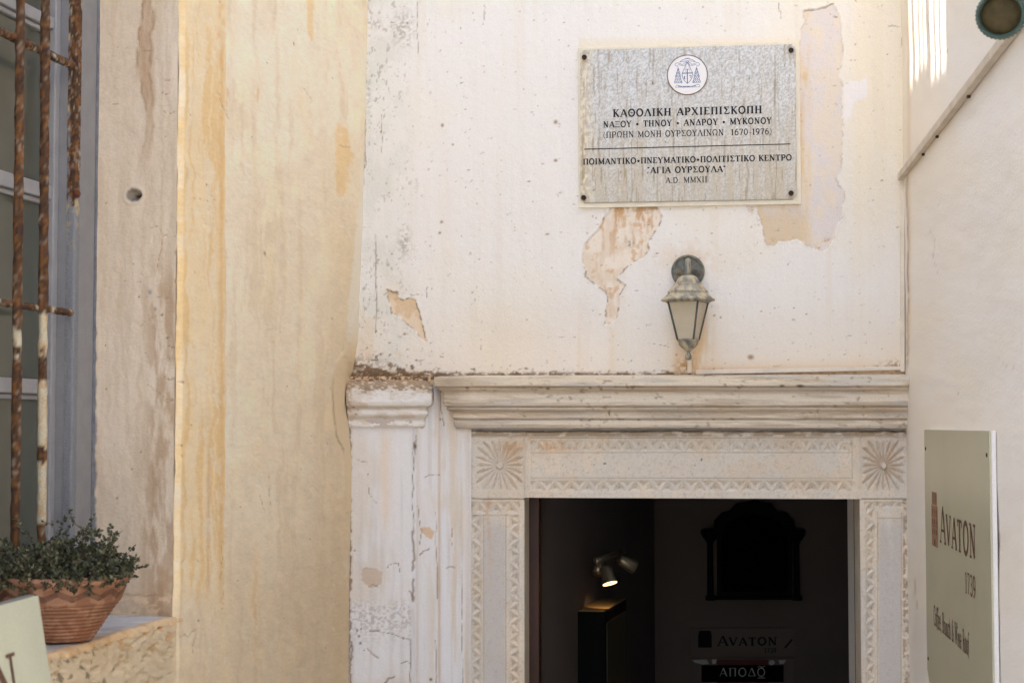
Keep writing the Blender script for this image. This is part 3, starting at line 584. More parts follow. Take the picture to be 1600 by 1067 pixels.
def jamb(x0, x1, left, parent):
    UU, ZZ, X, Y = px_grid(BW, x0, x1, 779.3, 1110, 1.3)
    H = stone_H(X, Y); P = 24.3
    if left:
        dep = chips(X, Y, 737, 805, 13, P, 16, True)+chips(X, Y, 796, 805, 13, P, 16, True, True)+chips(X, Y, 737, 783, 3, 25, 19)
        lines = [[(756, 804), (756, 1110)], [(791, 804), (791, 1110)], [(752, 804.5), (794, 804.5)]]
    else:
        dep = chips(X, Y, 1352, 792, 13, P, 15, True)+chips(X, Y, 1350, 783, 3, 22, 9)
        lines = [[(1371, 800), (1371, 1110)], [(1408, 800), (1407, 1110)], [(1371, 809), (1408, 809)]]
    H = H-D_CH*dep*(.75+.25*sst(.3, .6, fbm(X/30, Y/30, 78)))
    kk = 0
    for l in lines: H, k = line_cut(X, Y, H, l); kk = kk+k
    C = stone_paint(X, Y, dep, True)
    fx = (754, 792) if left else (1371, 1409)
    C = mix(C, (192, 188, 186), sst(fx[0], fx[0]+4, X)*sst(fx[1], fx[1]-4, X)*.55*sst(800, 830, Y))
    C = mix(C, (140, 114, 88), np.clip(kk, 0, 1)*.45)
    sx = 765 if left else 1390
    C = mix(C, (210, 166, 118) if left else (226, 220, 212), np.exp(-((X-sx-3*np.sin(Y/19))/4)**2)*sst(930, 800, Y)*.55*sst(.3, .55, fbm(X/5, Y/12, 36)))
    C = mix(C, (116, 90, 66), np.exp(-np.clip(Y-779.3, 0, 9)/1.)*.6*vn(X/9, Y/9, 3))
    if not left:
        e = sst(.4, .6, fbm(X/4, Y/5, 44, 4))*sst(1409, 1412, X); C = mix(C, (150, 122, 94), e*.6); H -= e*.004
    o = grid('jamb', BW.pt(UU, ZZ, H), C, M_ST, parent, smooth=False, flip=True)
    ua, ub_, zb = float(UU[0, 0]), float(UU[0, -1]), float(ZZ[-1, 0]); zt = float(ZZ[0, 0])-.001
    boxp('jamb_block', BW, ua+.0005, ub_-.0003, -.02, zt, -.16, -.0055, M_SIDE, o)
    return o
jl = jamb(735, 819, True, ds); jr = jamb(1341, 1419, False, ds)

# ------------------------------------------------------------------ door opening: timber frame, open leaf
df = empty('door_frame', BW.pt(u_jl, 0, -.16), 'dark red-brown timber door frame set inside the stone doorway', 'door frame')
ua = float(BW.hit(828, 900, -.16)[0]); ub2 = float(BW.hit(1336, 900, -.16)[0])
boxp('frame_post', BW, ua-.03, ua+.03, -.02, z_b+.03, -.24, -.162, M_WOOD, df, .004)
boxp('frame_post', BW, ub2+.005, ub2+.06, -.02, z_b+.03, -.24, -.162, M_WOOD, df, .004)
boxp('frame_head', BW, ua-.03, ub2+.06, z_b+.031, z_b+.09, -.24, -.162, M_WOOD, df, .004)

# ------------------------------------------------------------------ left wall with its window
lw = empty('window_wall', LW.pt(0, 0), 'cream plaster side wall with yellow stains and a barred window, along the left', 'wall')
LEAN = .034
def lean(u, z):                                # the old wall leans, and bulges at the height of the capital
    rows = np.array([-60., 0, 300, 500, 700, 1067, 1200.]); off = np.array([13, 12, 6, 0, -9, -11, -11.])*.00198
    zr_ = 2.25+(665-rows)*.00198; yy = 665-(z-2.25)/.00198
    return np.interp(-z, -zr_, off)*np.clip(1-u/1.3, 0, 1)-.024*np.exp(-((yy-622)/58)**2)*np.clip(1-u/.35, 0, 1)**1.5
def ragged(): pass
def paint_left(X, Y):
    s = X.shape; C = base(s, (222, 203, 176)); n1 = fbm(X/60, Y/160, 3, 5); Xw = X+(fbm(X/26, Y/34, 61, 4)-.5)*16; st = fbm(Xw/9, Y/200, 4, 4); n2 = fbm(X/25, Y/60, 5, 5)
    C = mix(C, (232, 216, 192), sst(.42, .62, n1)*.6); C = mix(C, (206, 182, 148), sst(.5, .72, st)*.45)
    C = mix(C, (236, 214, 180), sst(.55, .68, n2)*.5)
    C = mix(C, (196, 170, 134), sst(620, 1000, Y)*.42+.3*sst(440, 530, X)*sst(300, 500, Y)*fbm(X/20, Y/90, 8))
    C = mix(C, (206, 182, 146), sst(490, 540, X)*sst(250, 380, Y)*.45)
    H = (fbm(X/80, Y/120, 6, 4)-.5)*.008+(fbm(X/10, Y/14, 7, 4)-.5)*.0013
    C = C*np.array([1.21, 1.25, 1.26])
    # painted band beside the window
    ed = 352+(fbm(Y/60, Y*0+5, 9, 3)-.5)*3; bd = sst(ed+.6, ed-.6, X)*sst(965, 900, Y+(fbm(X/9, X*0, 7)-.5)*60)
    bc = base(s, (243, 218, 176)); q = fbm(Xw/6, Y/240, 12, 4); bc = mix(bc, (236, 200, 142), sst(.42, .65, q)*.8)
    bc = mix(bc, (240, 224, 196), sst(.55, .7, fbm(Xw/5, Y/150, 14, 4))*.6); bc = mix(bc, (230, 188, 128), np.exp(-((X-345+(fbm(Y/30, Y*0, 62, 4)-.5)*6)/4.5)**2)*.65); bc = mix(bc, (200, 150, 104), sst(600, 760, Y)*np.exp(-((X-325)/3)**2)*.35)
    C = C*(1-bd[..., None])+bc*bd[..., None]; H += bd*.002
    C = mix(C, (222, 160, 90), sum(np.exp(-((X-x_)/3)**2-((Y-y_)/9)**2) for x_, y_ in ((341, 55), (344, 95)))*.6)
    yel = (240, 206, 150)
    pm = poly_sd(X, Y, [(517, 215), (524, 196), (532, 196), (540, 215), (543, 240), (543, 280), (538, 296), (530, 312), (522, 300), (517, 270)])+(fbm(X/5, Y/12, 21)-.5)*14
    C = mix(C, (240, 224, 194), sst(-10, -2, pm)*.8); C = mix(C, yel, sst(-2, 3, pm)*.8); C = mix(C, (240, 222, 190), np.exp(-((X-529)/10)**2-((Y-335)/26)**2)*.7*sst(.4, .6, fbm(X/4, Y/30, 22)))
    pm = poly_sd(X, Y, [(471, -60), (484, -60), (482, 40), (484, 62), (480, 66), (474, 50)])+(fbm(X/5, Y/14, 23)-.5)*6
    C = mix(C, (240, 226, 198), np.exp(-((X-482)/16)**2)*sst(200, 40, Y)*.7*sst(.35, .5, fbm(X/7, Y/20, 24))); C = mix(C, yel, sst(-1, 1.5, pm)*.8)
    for cx, cy, sx, sy in ((350, 20, 14, 60), (372, 190, 16, 18), (400, 120, 6, 26), (400, 250, 5, 60), (345, 165, 7, 20), (420, 440, 12, 40), (465, 165, 9, 26), (480, 200, 6, 40), (405, 700, 9, 70), (410, 1010, 9, 40), (345, 960, 20, 60)):
        C = mix(C, (240, 220, 182), np.exp(-((X-cx)/sx)**2-((Y-cy)/sy)**2)*.75*sst(.38, .58, fbm(X/6, Y/12, 25)))
    C = mix(C, (226, 180, 116), (np.exp(-((X-402)/4)**2-((Y-148)/16)**2)+np.exp(-((X-355)/3)**2-((Y-150)/30)**2)+np.exp(-((X-402)/5)**2-((Y-950)/80)**2))*.55*sst(.4, .6, fbm(X/4, Y/12, 26)))
    C = C*(1+.13*(fbm(X/3.2, Y/3.6, 63, 4)-.5)+.10*(fbm(X/15, Y/15, 64, 4)-.5))[..., None]; H += (fbm(X/4, Y/4, 65, 3)-.5)*.0009
    sc = sst(.60, .66, fbm(X/11, Y/22, 66, 5))*sst(.45, .6, fbm(X/70, Y/90, 67, 3)); C = mix(C, (242, 230, 206), sc*.35); H -= sc*.0008
    # plaster smeared into the corner
    sm = poly_sd(X, Y, [(560, 470), (548, 515), (543, 548), (530, 562), (526, 590), (528, 640), (534, 680), (539, 690), (545, 700), (549, 800), (600, 800), (600, 470)])+(fbm(X/8, Y/14, 27)-.5)*5
    C = mix(C, (230, 208, 172), sst(-.6, .8, sm)*.9); H += sst(-1, 1, sm)*.0025; C = mix(C, (178, 146, 104), np.exp(-(sm/1.1)**2)*sst(560, 640, Y)*sst(720, 690, Y)*.7)
    edw = 566-20*sst(150, 520, Y)+(fbm(Y/8, Y*0+2, 28, 4)-.5)*7
    C = mix(C, (238, 228, 208), sst(edw-4, edw, X)*sst(560, 500, Y)*.9)
    for i, (p, w_) in enumerate([([(340, 145), (345, 165), (352, 178), (358, 186)], .9), ([(281, 994), (288, 990), (292, 995), (304, 982)], 1.1), ([(304, 990), (301, 1005), (300, 1020)], .9), ([(348, 845), (347, 880), (345, 908)], .9), ([(350, 920), (346, 940)], .6), ([(410, 770), (414, 790), (418, 800)], .6), ([(425, 745), (428, 810)], .5), ([(470, 140), (482, 158), (478, 163)], .5), ([(305, 874), (313, 878)], .7),
            ([(524, 228), (532, 230), (541, 231)], .8)]):
        C, H = crack(C, H, X, Y, p, w_*.8, (176, 142, 104), .001, seed=i+80, st=.6)
    L = [(454, 69, .9, 3), (414, 396, 1.4, 2.6), (303, 310, 1, 1), (313, 311, 1, 1.6), (324, 314, .9, 1), (334, 313, .8, 1.2), (325, 327, .9, 1), (323, 289, 1.2, 1.4), (284, 597, 2, 1), (283, 696, 1.5, 1), (520, 498, 1.2, 1), (309, 969, 1.6, 1), (492, 842, .8, 2), (373, 907, .9, 1), (450, 966, .9, 1), (477, 733, .9, 1), (347, 950, 1, 1), (283, 712, 1.4, .8)]
    r = random.Random(4)
    for _ in range(50): L.append((r.uniform(285, 545), r.uniform(0, 1060), r.uniform(.4, .7), r.uniform(.8, 2)))
    return spots(C, H, X, Y, L, (150, 118, 86), .0008)
us_r = float(LW.hit(280, 665)[0]); RO = .012
def left_grid(x0, x1, step, zlo, zhi, zstep, name, parent, painter=paint_left, clip=None):
    xs = np.arange(x0, x1+.01, step); U = np.array([float(LW.hit(x, 665)[0]) for x in xs]); Z = np.arange(zhi, zlo-1e-6, -zstep)
    UU, ZZ = np.meshgrid(U, Z); X, Y = proj(LW.pt(UU, ZZ)); C, H = painter(X, Y)
    if clip: UU, ZZ, H = clip(UU, ZZ, H)
    return grid(name, LW.pt(UU, ZZ, H+lean(UU, ZZ)), C, M_PL, parent, flip=False)
def round_arris(UU, ZZ, H):
    d = np.clip((UU-(us_r-RO))/RO, 0, 1); return UU, ZZ, H-RO*(1-np.sqrt(np.clip(1-d*d, 0, 1)))+.004*(fbm(ZZ*22, ZZ*0, 4)-.5)*d
HL = 5.85; z_sill = float(LW.hit(273, 964)[1])
left_grid(280, 585, 1.7, 1.35, 3.8, .0028, 'wall_face', lw, clip=round_arris)
RV_W = .205                                             # depth of the window recess
z_head = 3.95; u_end = 3.1
boxp('upper_wall', LW, -.3, u_end+1.5, z_head+.0, HL, -.5, 0.0, M_PLAIN, lw)
boxp('wall_pier', LW, .0, us_r-.004, 3.8, z_head, -.5, 0., M_PLAIN, lw)
boxp('wall_pier', LW, .0, us_r-.004, -.02, 1.35, -.5, 0., M_PLAIN, lw)
boxp('wall_core', LW, .0, us_r-.02, 1.35, 3.8, -.5, -.07, M_PLAIN, lw)
boxp('wall_pier', LW, u_end, u_end+1.5, -.02, z_head, -.5, 0., M_PLAIN, lw)
boxp('wall_core', LW, us_r-.02, u_end, -.02, z_sill-.05, -.5, -.05, M_PLAIN, lw)
# below the sill
def paint_under(X, Y):
    s = X.shape; C = base(s, (214, 194, 162)); n = fbm(X/22, Y/22, 3, 5)
    C = mix(C, (196, 172, 136), sst(.45, .62, n)*.4); C = mix(C, (226, 206, 172), sst(.5, .75, fbm(X/14, Y/10, 5, 4))*.5)
    C = mix(C, (196, 142, 82), sst(.52, .66, fbm(X/12, Y/10, 6, 4))*sst(1040, 985, Y)*.7); C = mix(C, (92, 78, 62), sst(.62, .7, fbm(X/8, Y/12, 8, 4))*.7*sst(230, 150, X))
    H = (fbm(X/24, Y/20, 7, 5)-.5)*.006+(fbm(X/5, Y/5, 9, 4)-.5)*.003; H -= sst(.6, .68, fbm(X/9, Y/9, 10, 3))*.005
    b = sst(262, 281, X)[..., None]; C = C*(1-b)+paint_left(X, Y)[0]*b; return C, H*(1-b[..., 0])
zq = z_sill-.012
left_grid(-60, 279, 1.9, 1.35, zq, .0032, 'wall_face', lw, painter=paint_under)
boxp('wall_pier', LW, us_r, u_end, 1.2, 1.35, -.5, 0., M_PLAIN, lw)
# reveal (far jamb of the recess), seen square on
RVP = Pl(LW.pt(us_r, 0.)+0., -nl, ul)                 # u runs into the recess, outward = towards the viewer
def paint_reveal(X, Y):
    s = X.shape; C = base(s, (218, 198, 172)); n1 = fbm(X/35, Y/110, 3, 5); X0 = X; Xw = X+(fbm(X/20, Y/26, 71, 4)-.5)*13; st = fbm(Xw/7, Y/150, 4, 4); C = C*(1+.14*(fbm(X/3., Y/3.4, 72, 4)-.5)+.12*(fbm(X/14, Y/16, 73, 4)-.5))[..., None]
    C = mix(C, (226, 208, 186), sst(.42, .64, n1)*.55); C = mix(C, (204, 180, 150), sst(.5, .7, st)*.45)
    mid = 222+10*np.sin(Y/85)+6*np.sin(Y/31+1); wdt = 9+3*np.sin(Y/50)
    k = (.55+.9*fbm(X/5, Y/30, 74, 4))*np.exp(-((Xw-mid)/wdt)**4)*sst(330, 90, Y); C = mix(C, (184, 148, 112), k*.7); C = mix(C, (150, 110, 76), (np.exp(-((Xw-mid+wdt-2)/2.)**2)+.7*np.exp(-((Xw-mid-wdt+3)/2.2)**2))*sst(.3, .6, fbm(X/4, Y/18, 75, 3))*1.3*sst(300, 60, Y)*.55)
    C = mix(C, (178, 146, 114), sst(215, 245, X)*sst(.4, .62, fbm(X/12, Y/50, 6, 5))*sst(380, 470, Y)*.7)
    C = mix(C, (172, 140, 108), sst(205, 240, X)*sst(680, 760, Y)*sst(.38, .6, fbm(X/14, Y/60, 7, 5))*.6)
    C = mix(C, (178, 148, 114), sst(860, 945, Y)*.45*fbm(X/12, Y/8, 9)); C = mix(C, (232, 204, 170), sst(915, 940, Y)*.6*sst(.45, .6, fbm(X/14, Y/9, 10)))
    C = mix(C, (116, 116, 120), sst(152+(fbm(Y/14, Y*0, 11)-.5)*8, 148+(fbm(Y/14, Y*0, 11)-.5)*8, X)*.85)
    C = mix(C, (232, 214, 190), sst(272, 279, X)*.5)
    H = (fbm(X/40, Y/90, 12, 4)-.5)*.006+(fbm(X/8, Y/11, 13, 4)-.5)*.0014
    for i, (p, w_) in enumerate([([(214, 60), (222, 80), (236, 80)], .8), ([(235, 355), (248, 354), (255, 370), (245, 420)], .8), ([(252, 366), (275, 369)], .6), ([(195, 440), (222, 441)], .6), ([(218, 510), (235, 498), (252, 492)], .9), ([(240, 464), (275, 467)], .6),
            ([(175, 695), (185, 692)], .4), ([(230, 600), (260, 622), (278, 627)], .7), ([(225, 545), (232, 560)], .6), ([(196, 927), (225, 931), (246, 929)], 1.6), ([(270, 846), (278, 856)], .7), ([(178, 73), (200, 76)], .4), ([(173, 162), (186, 162)], .6), ([(245, 165), (262, 165)], .6), ([(206, 957), (270, 959)], 1.)]):
        C, H = crack(C, H, X, Y, p, w_*.8, (160, 128, 98), .001, seed=i+120, st=.65)
    for cx, cy in ((262, 124), (258, 145), (264, 175), (270, 540), (268, 560), (265, 590), (262, 625)): C, H = crack(C, H, X, Y, [(cx-7, cy), (cx+2, cy+3), (cx+9, cy)], .6, (150, 118, 86), .001, seed=cy)
    hole = np.hypot((X-209)/12, (Y-305)/11)+(fbm(X/5, Y/5, 14)-.5)*.5
    C = mix(C, (214, 200, 182), sst(1.4, 1., hole)*.6); C = mix(C, (124, 112, 98), sst(1.05, .8, hole)*.85); k = sst(.9, .4, np.hypot((X-214)/10, (Y-306)/5)+(fbm(X/3, Y/3, 15)-.5)*.6)
    C = mix(C, (46, 40, 36), k*.9); H -= sst(1.05, .5, hole)*.012+k*.006; H += np.exp(-((hole-1.2)/.25)**2)*.002
    for cx, cy, r in ((279, 395, 6), (275, 439, 3), (282, 444, 3.4)):
        h2 = np.hypot((X-cx)/r, (Y-cy)/r*.8)+(fbm(X/4, Y/4, 16)-.5)*.5; C = mix(C, (182, 148, 116), sst(1.2, .8, h2)*.8); H -= sst(1.1, .5, h2)*.004
    L = [(209, 413, 1, 1), (234, 457, 3.4, 1.2), (242, 483, 2.6, 1.2), (253, 492, 1.7, 1), (217, 464, 1.6, 1), (166, 318, .8, 1), (169, 279, .8, 1), (220, 706, 1.4, 1), (206, 733, 1.4, 1), (261, 528, 1.8, 1), (166, 608, 1.4, 1), (258, 213, .9, 1), (183, 778, 1.3, 1.5), (268, 716, 1.4, .7), (165, 540, 1.3, 1)]
    C, H = spots(C, H, X, Y, L[1:3], (150, 146, 144), .001); C, H = spots(C, H, X, Y, L[:1]+L[3:], (104, 82, 62), .001); return C, H
xs = np.arange(136, 282.5, 1.7); U = np.array([float(RVP.hit(x, 665)[0]) for x in xs]); U[-1] = 0.0115; U = np.minimum.accumulate(np.maximum(U, .0115))
Z = np.arange(3.8, z_sill-.02, -.0029); UU, ZZ = np.meshgrid(U, Z); X, Y = proj(RVP.pt(UU, ZZ)); C, H = paint_reveal(X, Y)
H = H*sst(.010, .03, UU)
grid('window_reveal', RVP.pt(UU, ZZ, H), C, M_PL, lw, flip=True)
boxp('reveal_core', RVP, .012, .32, z_sill-.05, z_head, -.06, -.035, M_PLAIN, lw)
# sill
def paint_sill():
    U = np.arange(us_r-.03, us_r+1.6, .006); Dp = np.concatenate([np.arange(0, .02, .002), np.arange(.02, .33, .004)])
    UU, DD = np.meshgrid(U, Dp); s = UU.shape
    n = fbm(UU*16, DD*16, 4, 5); C = base(s, (196, 190, 184)); C = mix(C, (216, 210, 200), sst(.45, .6, n)*.7); C = mix(C, (160, 152, 146), sst(.55, .7, fbm(UU*9, DD*20, 6, 4))*.5)
    edge = sst(.035, .006, DD+(fbm(UU*40, DD*40, 7)-.5)*.03); C = mix(C, (222, 186, 134), edge*.85); C = mix(C, (196, 150, 98), edge*sst(.5, .65, fbm(UU*50, DD*80, 8))*.5)
    Hh = (n-.5)*.004+edge*(fbm(UU*70, DD*50, 9, 4)-.5)*.009
    r = .014; rd = np.clip(1-DD/r, 0, 1); Zz = z_sill+Hh-r*(1-np.sqrt(np.clip(1-rd**2, 0, 1)))
    off = -DD+rd*((fbm(UU*23, UU*0, 10, 5, .7)-.5)*.022+(fbm(UU*120, DD*200, 12, 3)-.5)*.005)
    return LW.pt(UU, Zz, off+.001), C
P, C = paint_sill(); grid('window_sill', P, C, M_PL, lw, flip=False)
# window joinery and glass
win = bpy.data.objects.new('window', None); COL.objects.link(win); win.parent = lw; win.matrix_parent_inverse = inv(lw)
def lu(px, off): return float(LW.hit(px, 665, -off)[0])
o1 = RV_W; f0, f1 = lu(143, o1), lu(113, o1)
prism_frame = boxp('window_frame', LW, f0-.004, f1, z_sill+.004, z_head, -.31, -o1, M_FR, win, .003)
boxp('frame_bead', LW, f1-.0, f1+.006, z_sill+.004, z_head, -.29, -o1-.006, M_FR, win, .002)
boxp('sealant', LW, f0-.014, f0-.0045, z_sill+.004, z_head, -.25, -o1+.004, mat('blue_grey_sealant', (112, 112, 116), .7, mott=.2, mscale=60), win, .003)
o2 = o1+.036; s0 = f1+.0065; s1 = lu(79, o2)
boxp('sash_stile', LW, s0, s1, z_sill+.004, z_head, -.32, -o2, M_FR2, win, .003)
boxp('window_frame', LW, f1+.0, u_end, z_sill-.01, z_sill+.03, -.33, -o2+.004, M_FR, win, .002)
for (x, y, h) in ((40, 14, 20), (40, 289, 24), (40, 603, 24)):
    z = float(LW.hit(x, y, -o2-.003)[1]); hh = h*3.45/F/2
    boxp('glazing_bar', LW, s1+.0005, u_end, z-hh, z+hh, -.32, -o2-.003, M_FR2, win, .003); boxp('glazing_bead', LW, s1+.0005, u_end, z-hh-.012, z-hh-.001, -.31, -o2-.012, M_FR2, win, .003)
zs = [z_sill+.03]+sorted(float(LW.hit(40, y, -o2)[1]) for y in (14, 289, 603))+[z_head]
for a, b in zip(zs[:-1], zs[1:]): boxp('pane', LW, s1-.01, u_end, a, b, -.285, -o2-.022, M_GL, win)
# added unseen slatted screen, its gaps traced back from the wanted sun streaks
def back(pu, pz):
    P = RW.pt(pu, pz)+0.; S = np.array(SUN); PP = LW.pt(0., 0., -.1)
    t = ((PP-P)@nl)/(S@nl); Q = P+S*t; return float((Q-LW.o)@LW.u), float(Q[2])
gaps = []
for cx0, cx1, y_end in ((1421.5, 1426, 142), (1430, 1435.5, 128), (1438, 1442, 112), (1444, 1448, 108), (1454.5, 1460, 138), (1463, 1468, 128), (1471, 1479, 118)):
    a = RW.hit(cx0, y_end); b = RW.hit(cx1, y_end)
    ga, gz = back(float(a[0]), float(a[1])); gb, _ = back(float(b[0]), float(b[1])); gaps.append((min(ga, gb), max(ga, gb), gz))
gaps.sort(); HS = 7.7; ustart = -3.5
print('gaps', [tuple(round(v, 3) for v in q) for q in gaps])
cur = ustart
boxp('upper_wall', LW, -3.5, -.301, 2.0, HL, -.5, 0.0, M_PLAIN, lw)
M_SLAT = mat('added_screen_timber', (150, 130, 104), .8, mott=.15, mscale=6)
for a, b, z in gaps:
    boxp('sun_mask_slat', LW, cur, a, HL, HS, -.11, -.09, M_SLAT, lw); boxp('sun_mask_board', LW, a, b, HL, z, -.11, -.09, M_SLAT, lw); cur = b
boxp('sun_mask_slat', LW, cur, u_end+1.5, HL, HS, -.11, -.09, M_SLAT, lw)

# ------------------------------------------------------------------ rusty grille
gl = empty('window_grille', LW.pt(us_r+.2, z_sill, -o1), 'rusty iron grille of upright and cross bars over the window', 'window grille')
def rust_col(paint):
    def f(V):
        X, Y = proj(V); n = fbm(X/5, Y/9, 3, 4); n2 = fbm(X/3, Y/4, 5, 4); C = base(X.shape, (78, 54, 36))
        C = mix(C, (132, 86, 42), sst(.48, .62, n)*.75); C = mix(C, (50, 32, 26), sst(.55, .68, n2)*.8); C = mix(C, (158, 138, 116), sst(.62, .7, fbm(X/4, Y/6, 8, 4))*.6)
        if paint is not None:
            m = paint(X, Y); k = sst(.42, .5, fbm(X/6, Y/13, 9, 4)*.5+m*.5); P_ = base(X.shape, (196, 184, 156)); P_ = mix(P_, (190, 140, 80), sst(.5, .65, n)*.5); C = C*(1-k[..., None])+P_*k[..., None]
        return C
    return f
def bar(xt, xb, off, r, paint, name='upright_bar', y0=-120, y1=905, flat=1.):
    u0 = float(LW.hit(xt, 0, -off)[0]); u1 = float(LW.hit(xb, 800, -off)[0]); pts = []; rad = []
    zt = z_head; zb = z_sill+.031; n = 260
    for k in range(n+1):
        z = zt+(zb-zt)*k/n; zz0 = float(LW.hit(xt, 0, -off)[1]); zz1 = float(LW.hit(xb, 800, -off)[1]); t = (zz0-z)/(zz0-zz1)
        pts.append(LW.pt(u0+(u1-u0)*t, z, -off)); j = k*.31+xt
        rad.append((lambda i, a, q=j: r*(1+.22*(vn(np.float64(q), np.float64(3.), 3)-.5)+.22*(vn(np.float64(q*1.3+math.cos(a)*1.1), np.float64(math.sin(a)*1.1+9-q*.37), 4)-.5))))
    return tube(name, pts, rad, M_RUST, gl, n=10, colf=rust_col(paint))
bar(32, 24, .185, .0094, lambda X, Y: .1+.45*np.exp(-((Y-530)/26)**2))
bar(71, 65, .187, .0098, lambda X, Y: .12+.85*sst(486, 492, Y)*(1-np.exp(-((Y-575)/34)**2)-np.exp(-((Y-710)/20)**2)-sst(800, 830, Y)*.9))
M_RF = M_RUST
def flatbar(name, pA, pB, off, hw, dep, paint, extra=0.):
    uA, zA = LW.hit(*pA, -off); uB, zB = LW.hit(*pB, -off); z = (zA+zB)/2; n = 170; u_s, u_e = float(uB), float(uA)+.5
    z = float(zB); pts = [LW.pt(u_s+(u_e-u_s)*k/n, z, -off) for k in range(n+1)]
    rad = [(lambda i, a, q=k*.4: (hw if True else 0)*(1+.3*(vn(np.float64(q), np.float64(a*1.3), 6)-.5))) for k in range(n+1)]
    return tube(name, pts, rad, M_RUST, gl, n=8, colf=rust_col(paint))
flatbar('cross_bar', (0, 52), (113, 103), .197, .0095, 0, lambda X, Y: .22+0*X)
flatbar('cross_bar', (0, 478), (111, 489), .196, .0075, 0, lambda X, Y: .28+0*X)
# flat iron strap against the frame: rust with paint below
zz = np.arange(z_head, z_sill+.03, -.005)
path = [(f1-.014+.0028*k, -o1+.0035) for k in range(8)]+[(f1+.0075, -o1+.0035-.003*k) for k in range(1, 8)]
Z2 = np.repeat(zz[:, None], len(path), 1); VV = np.array([p[0] for p in path])[None, :]+0*Z2; OO = np.array([p[1] for p in path])[None, :]+0*Z2
q = fbm(Z2*60, (VV-OO)*160, 5, 4); VV = VV+.003*(q-.4)*(np.arange(len(path))[None, :] > 7); OO = OO+.003*(q-.4)*(np.arange(len(path))[None, :] < 8)
X, Y = proj(LW.pt(VV, Z2, OO)); Cr = rust_col(None)(LW.pt(VV, Z2, OO)); pi_ = np.arange(len(path))[None, :]/len(path)
k = sst(.40, .47, .55*fbm(X/4, Y/16, 19, 4)+.5*sst(300, 345, Y)+.28*np.abs(pi_-.42)+.0-.3*np.exp(-((Y-675)/18)**2)-.2*np.exp(-((Y-740)/10)**2))
Cg = base(X.shape, (130, 130, 132)); Cg = mix(Cg, (196, 172, 120), sst(.52, .66, fbm(X/4, Y/10, 23, 3))*sst(420, 300, Y)*.8)
grid('edge_strap', LW.pt(VV, Z2, OO), Cr*(1-k[..., None])+Cg*k[..., None], M_RUST, gl, flip=False)
P = LW.pt(f1+.004, float(LW.hit(104, 298, -.2)[1]), -.202); lathe('bolt_head', nl, P, [(.009, 0), (.0095, .005), (.005, .009)], M_RUST, gl, 12, col=base((36,), (100, 56, 36)))

# =================================================================== RIGHT WALL
rw = empty('side_wall', RW.pt(0, 0), 'smooth cream plastered side wall on the right, carrying the olive signboard and the spotlight', 'wall')
def paint_right(X, Y):
    s = X.shape; C = base(s, (240, 234, 226)); C = mix(C, (238, 228, 210), sst(.4, .65, fbm(X/90, Y/130, 3, 4))*.5); C = mix(C, (232, 222, 208), sst(.5, .7, fbm(X/40, Y/40, 4, 5))*.25)
    C = mix(C, (240, 222, 190), sst(1500, 1420, X)*sst(300, 150, Y)*.4)
    C = mix(C, (116, 88, 62), np.exp(-((X-(1418+(fbm(Y/20, Y*0, 5)-.5)*2))/1.2)**2)*sst(262, 275, Y)*sst(590, 560, Y)*.85*sst(.2, .45, fbm(X/4, Y/16, 6)))  # shaded gap beside the trunking riser, painted as a dark line
    C = mix(C, (216, 186, 144), np.exp(-((X-1420)/3)**2)*sst(590, 500, Y)*.4)
    d = seg_d(X, Y, [(1410, 276), (1568, 62)]); C = mix(C, (206, 180, 146), np.exp(-(d/7)**2)*.35*sst(.3, .6, fbm(X/9, Y/9, 7)))
    C = C*(1+.03*(fbm(X/9, Y/12, 91, 5)-.5)+.05*(fbm(X/60, Y/34, 92, 5)-.5))[..., None]
    H = (fbm(X/120, Y/120, 8, 4)-.5)*.008+(fbm((X+Y*.4)/26, (Y-X*.3)/7, 9, 5)-.5)*.0009
    for i, p in enumerate(([(1452, 360), (1460, 375), (1457, 400), (1466, 430)], [(1560, 560), (1572, 572), (1590, 575)], [(1430, 900), (1433, 950)])): C, H = crack(C, H, X, Y, p, .7, (196, 178, 156), .0006, seed=i+300, st=.5)
    r = random.Random(3); return spots(C, H, X, Y, [(r.uniform(1425, 1600), r.uniform(0, 1060), r.uniform(.4, .8), 1) for _ in range(40)], (150, 130, 110), .0006)
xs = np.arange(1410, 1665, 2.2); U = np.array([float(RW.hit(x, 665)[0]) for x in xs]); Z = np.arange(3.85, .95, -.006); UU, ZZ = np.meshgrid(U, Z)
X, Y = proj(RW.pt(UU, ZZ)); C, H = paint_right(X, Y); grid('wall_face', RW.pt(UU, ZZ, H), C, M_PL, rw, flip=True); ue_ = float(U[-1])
boxp('upper_wall', RW, -.1, 8.2, 3.85, 5.2, -.4, 0, M_PLAIN, rw); boxp('wall_core', RW, -.1, ue_, .95, 3.85, -.4, -.012, M_PLAIN, rw)
boxp('lower_wall', RW, -.1, ue_, -.02, .95, -.4, 0, M_PLAIN, rw); boxp('near_wall', RW, ue_, 8.2, -.02, 3.85, -.4, 0, M_PLAIN, rw)

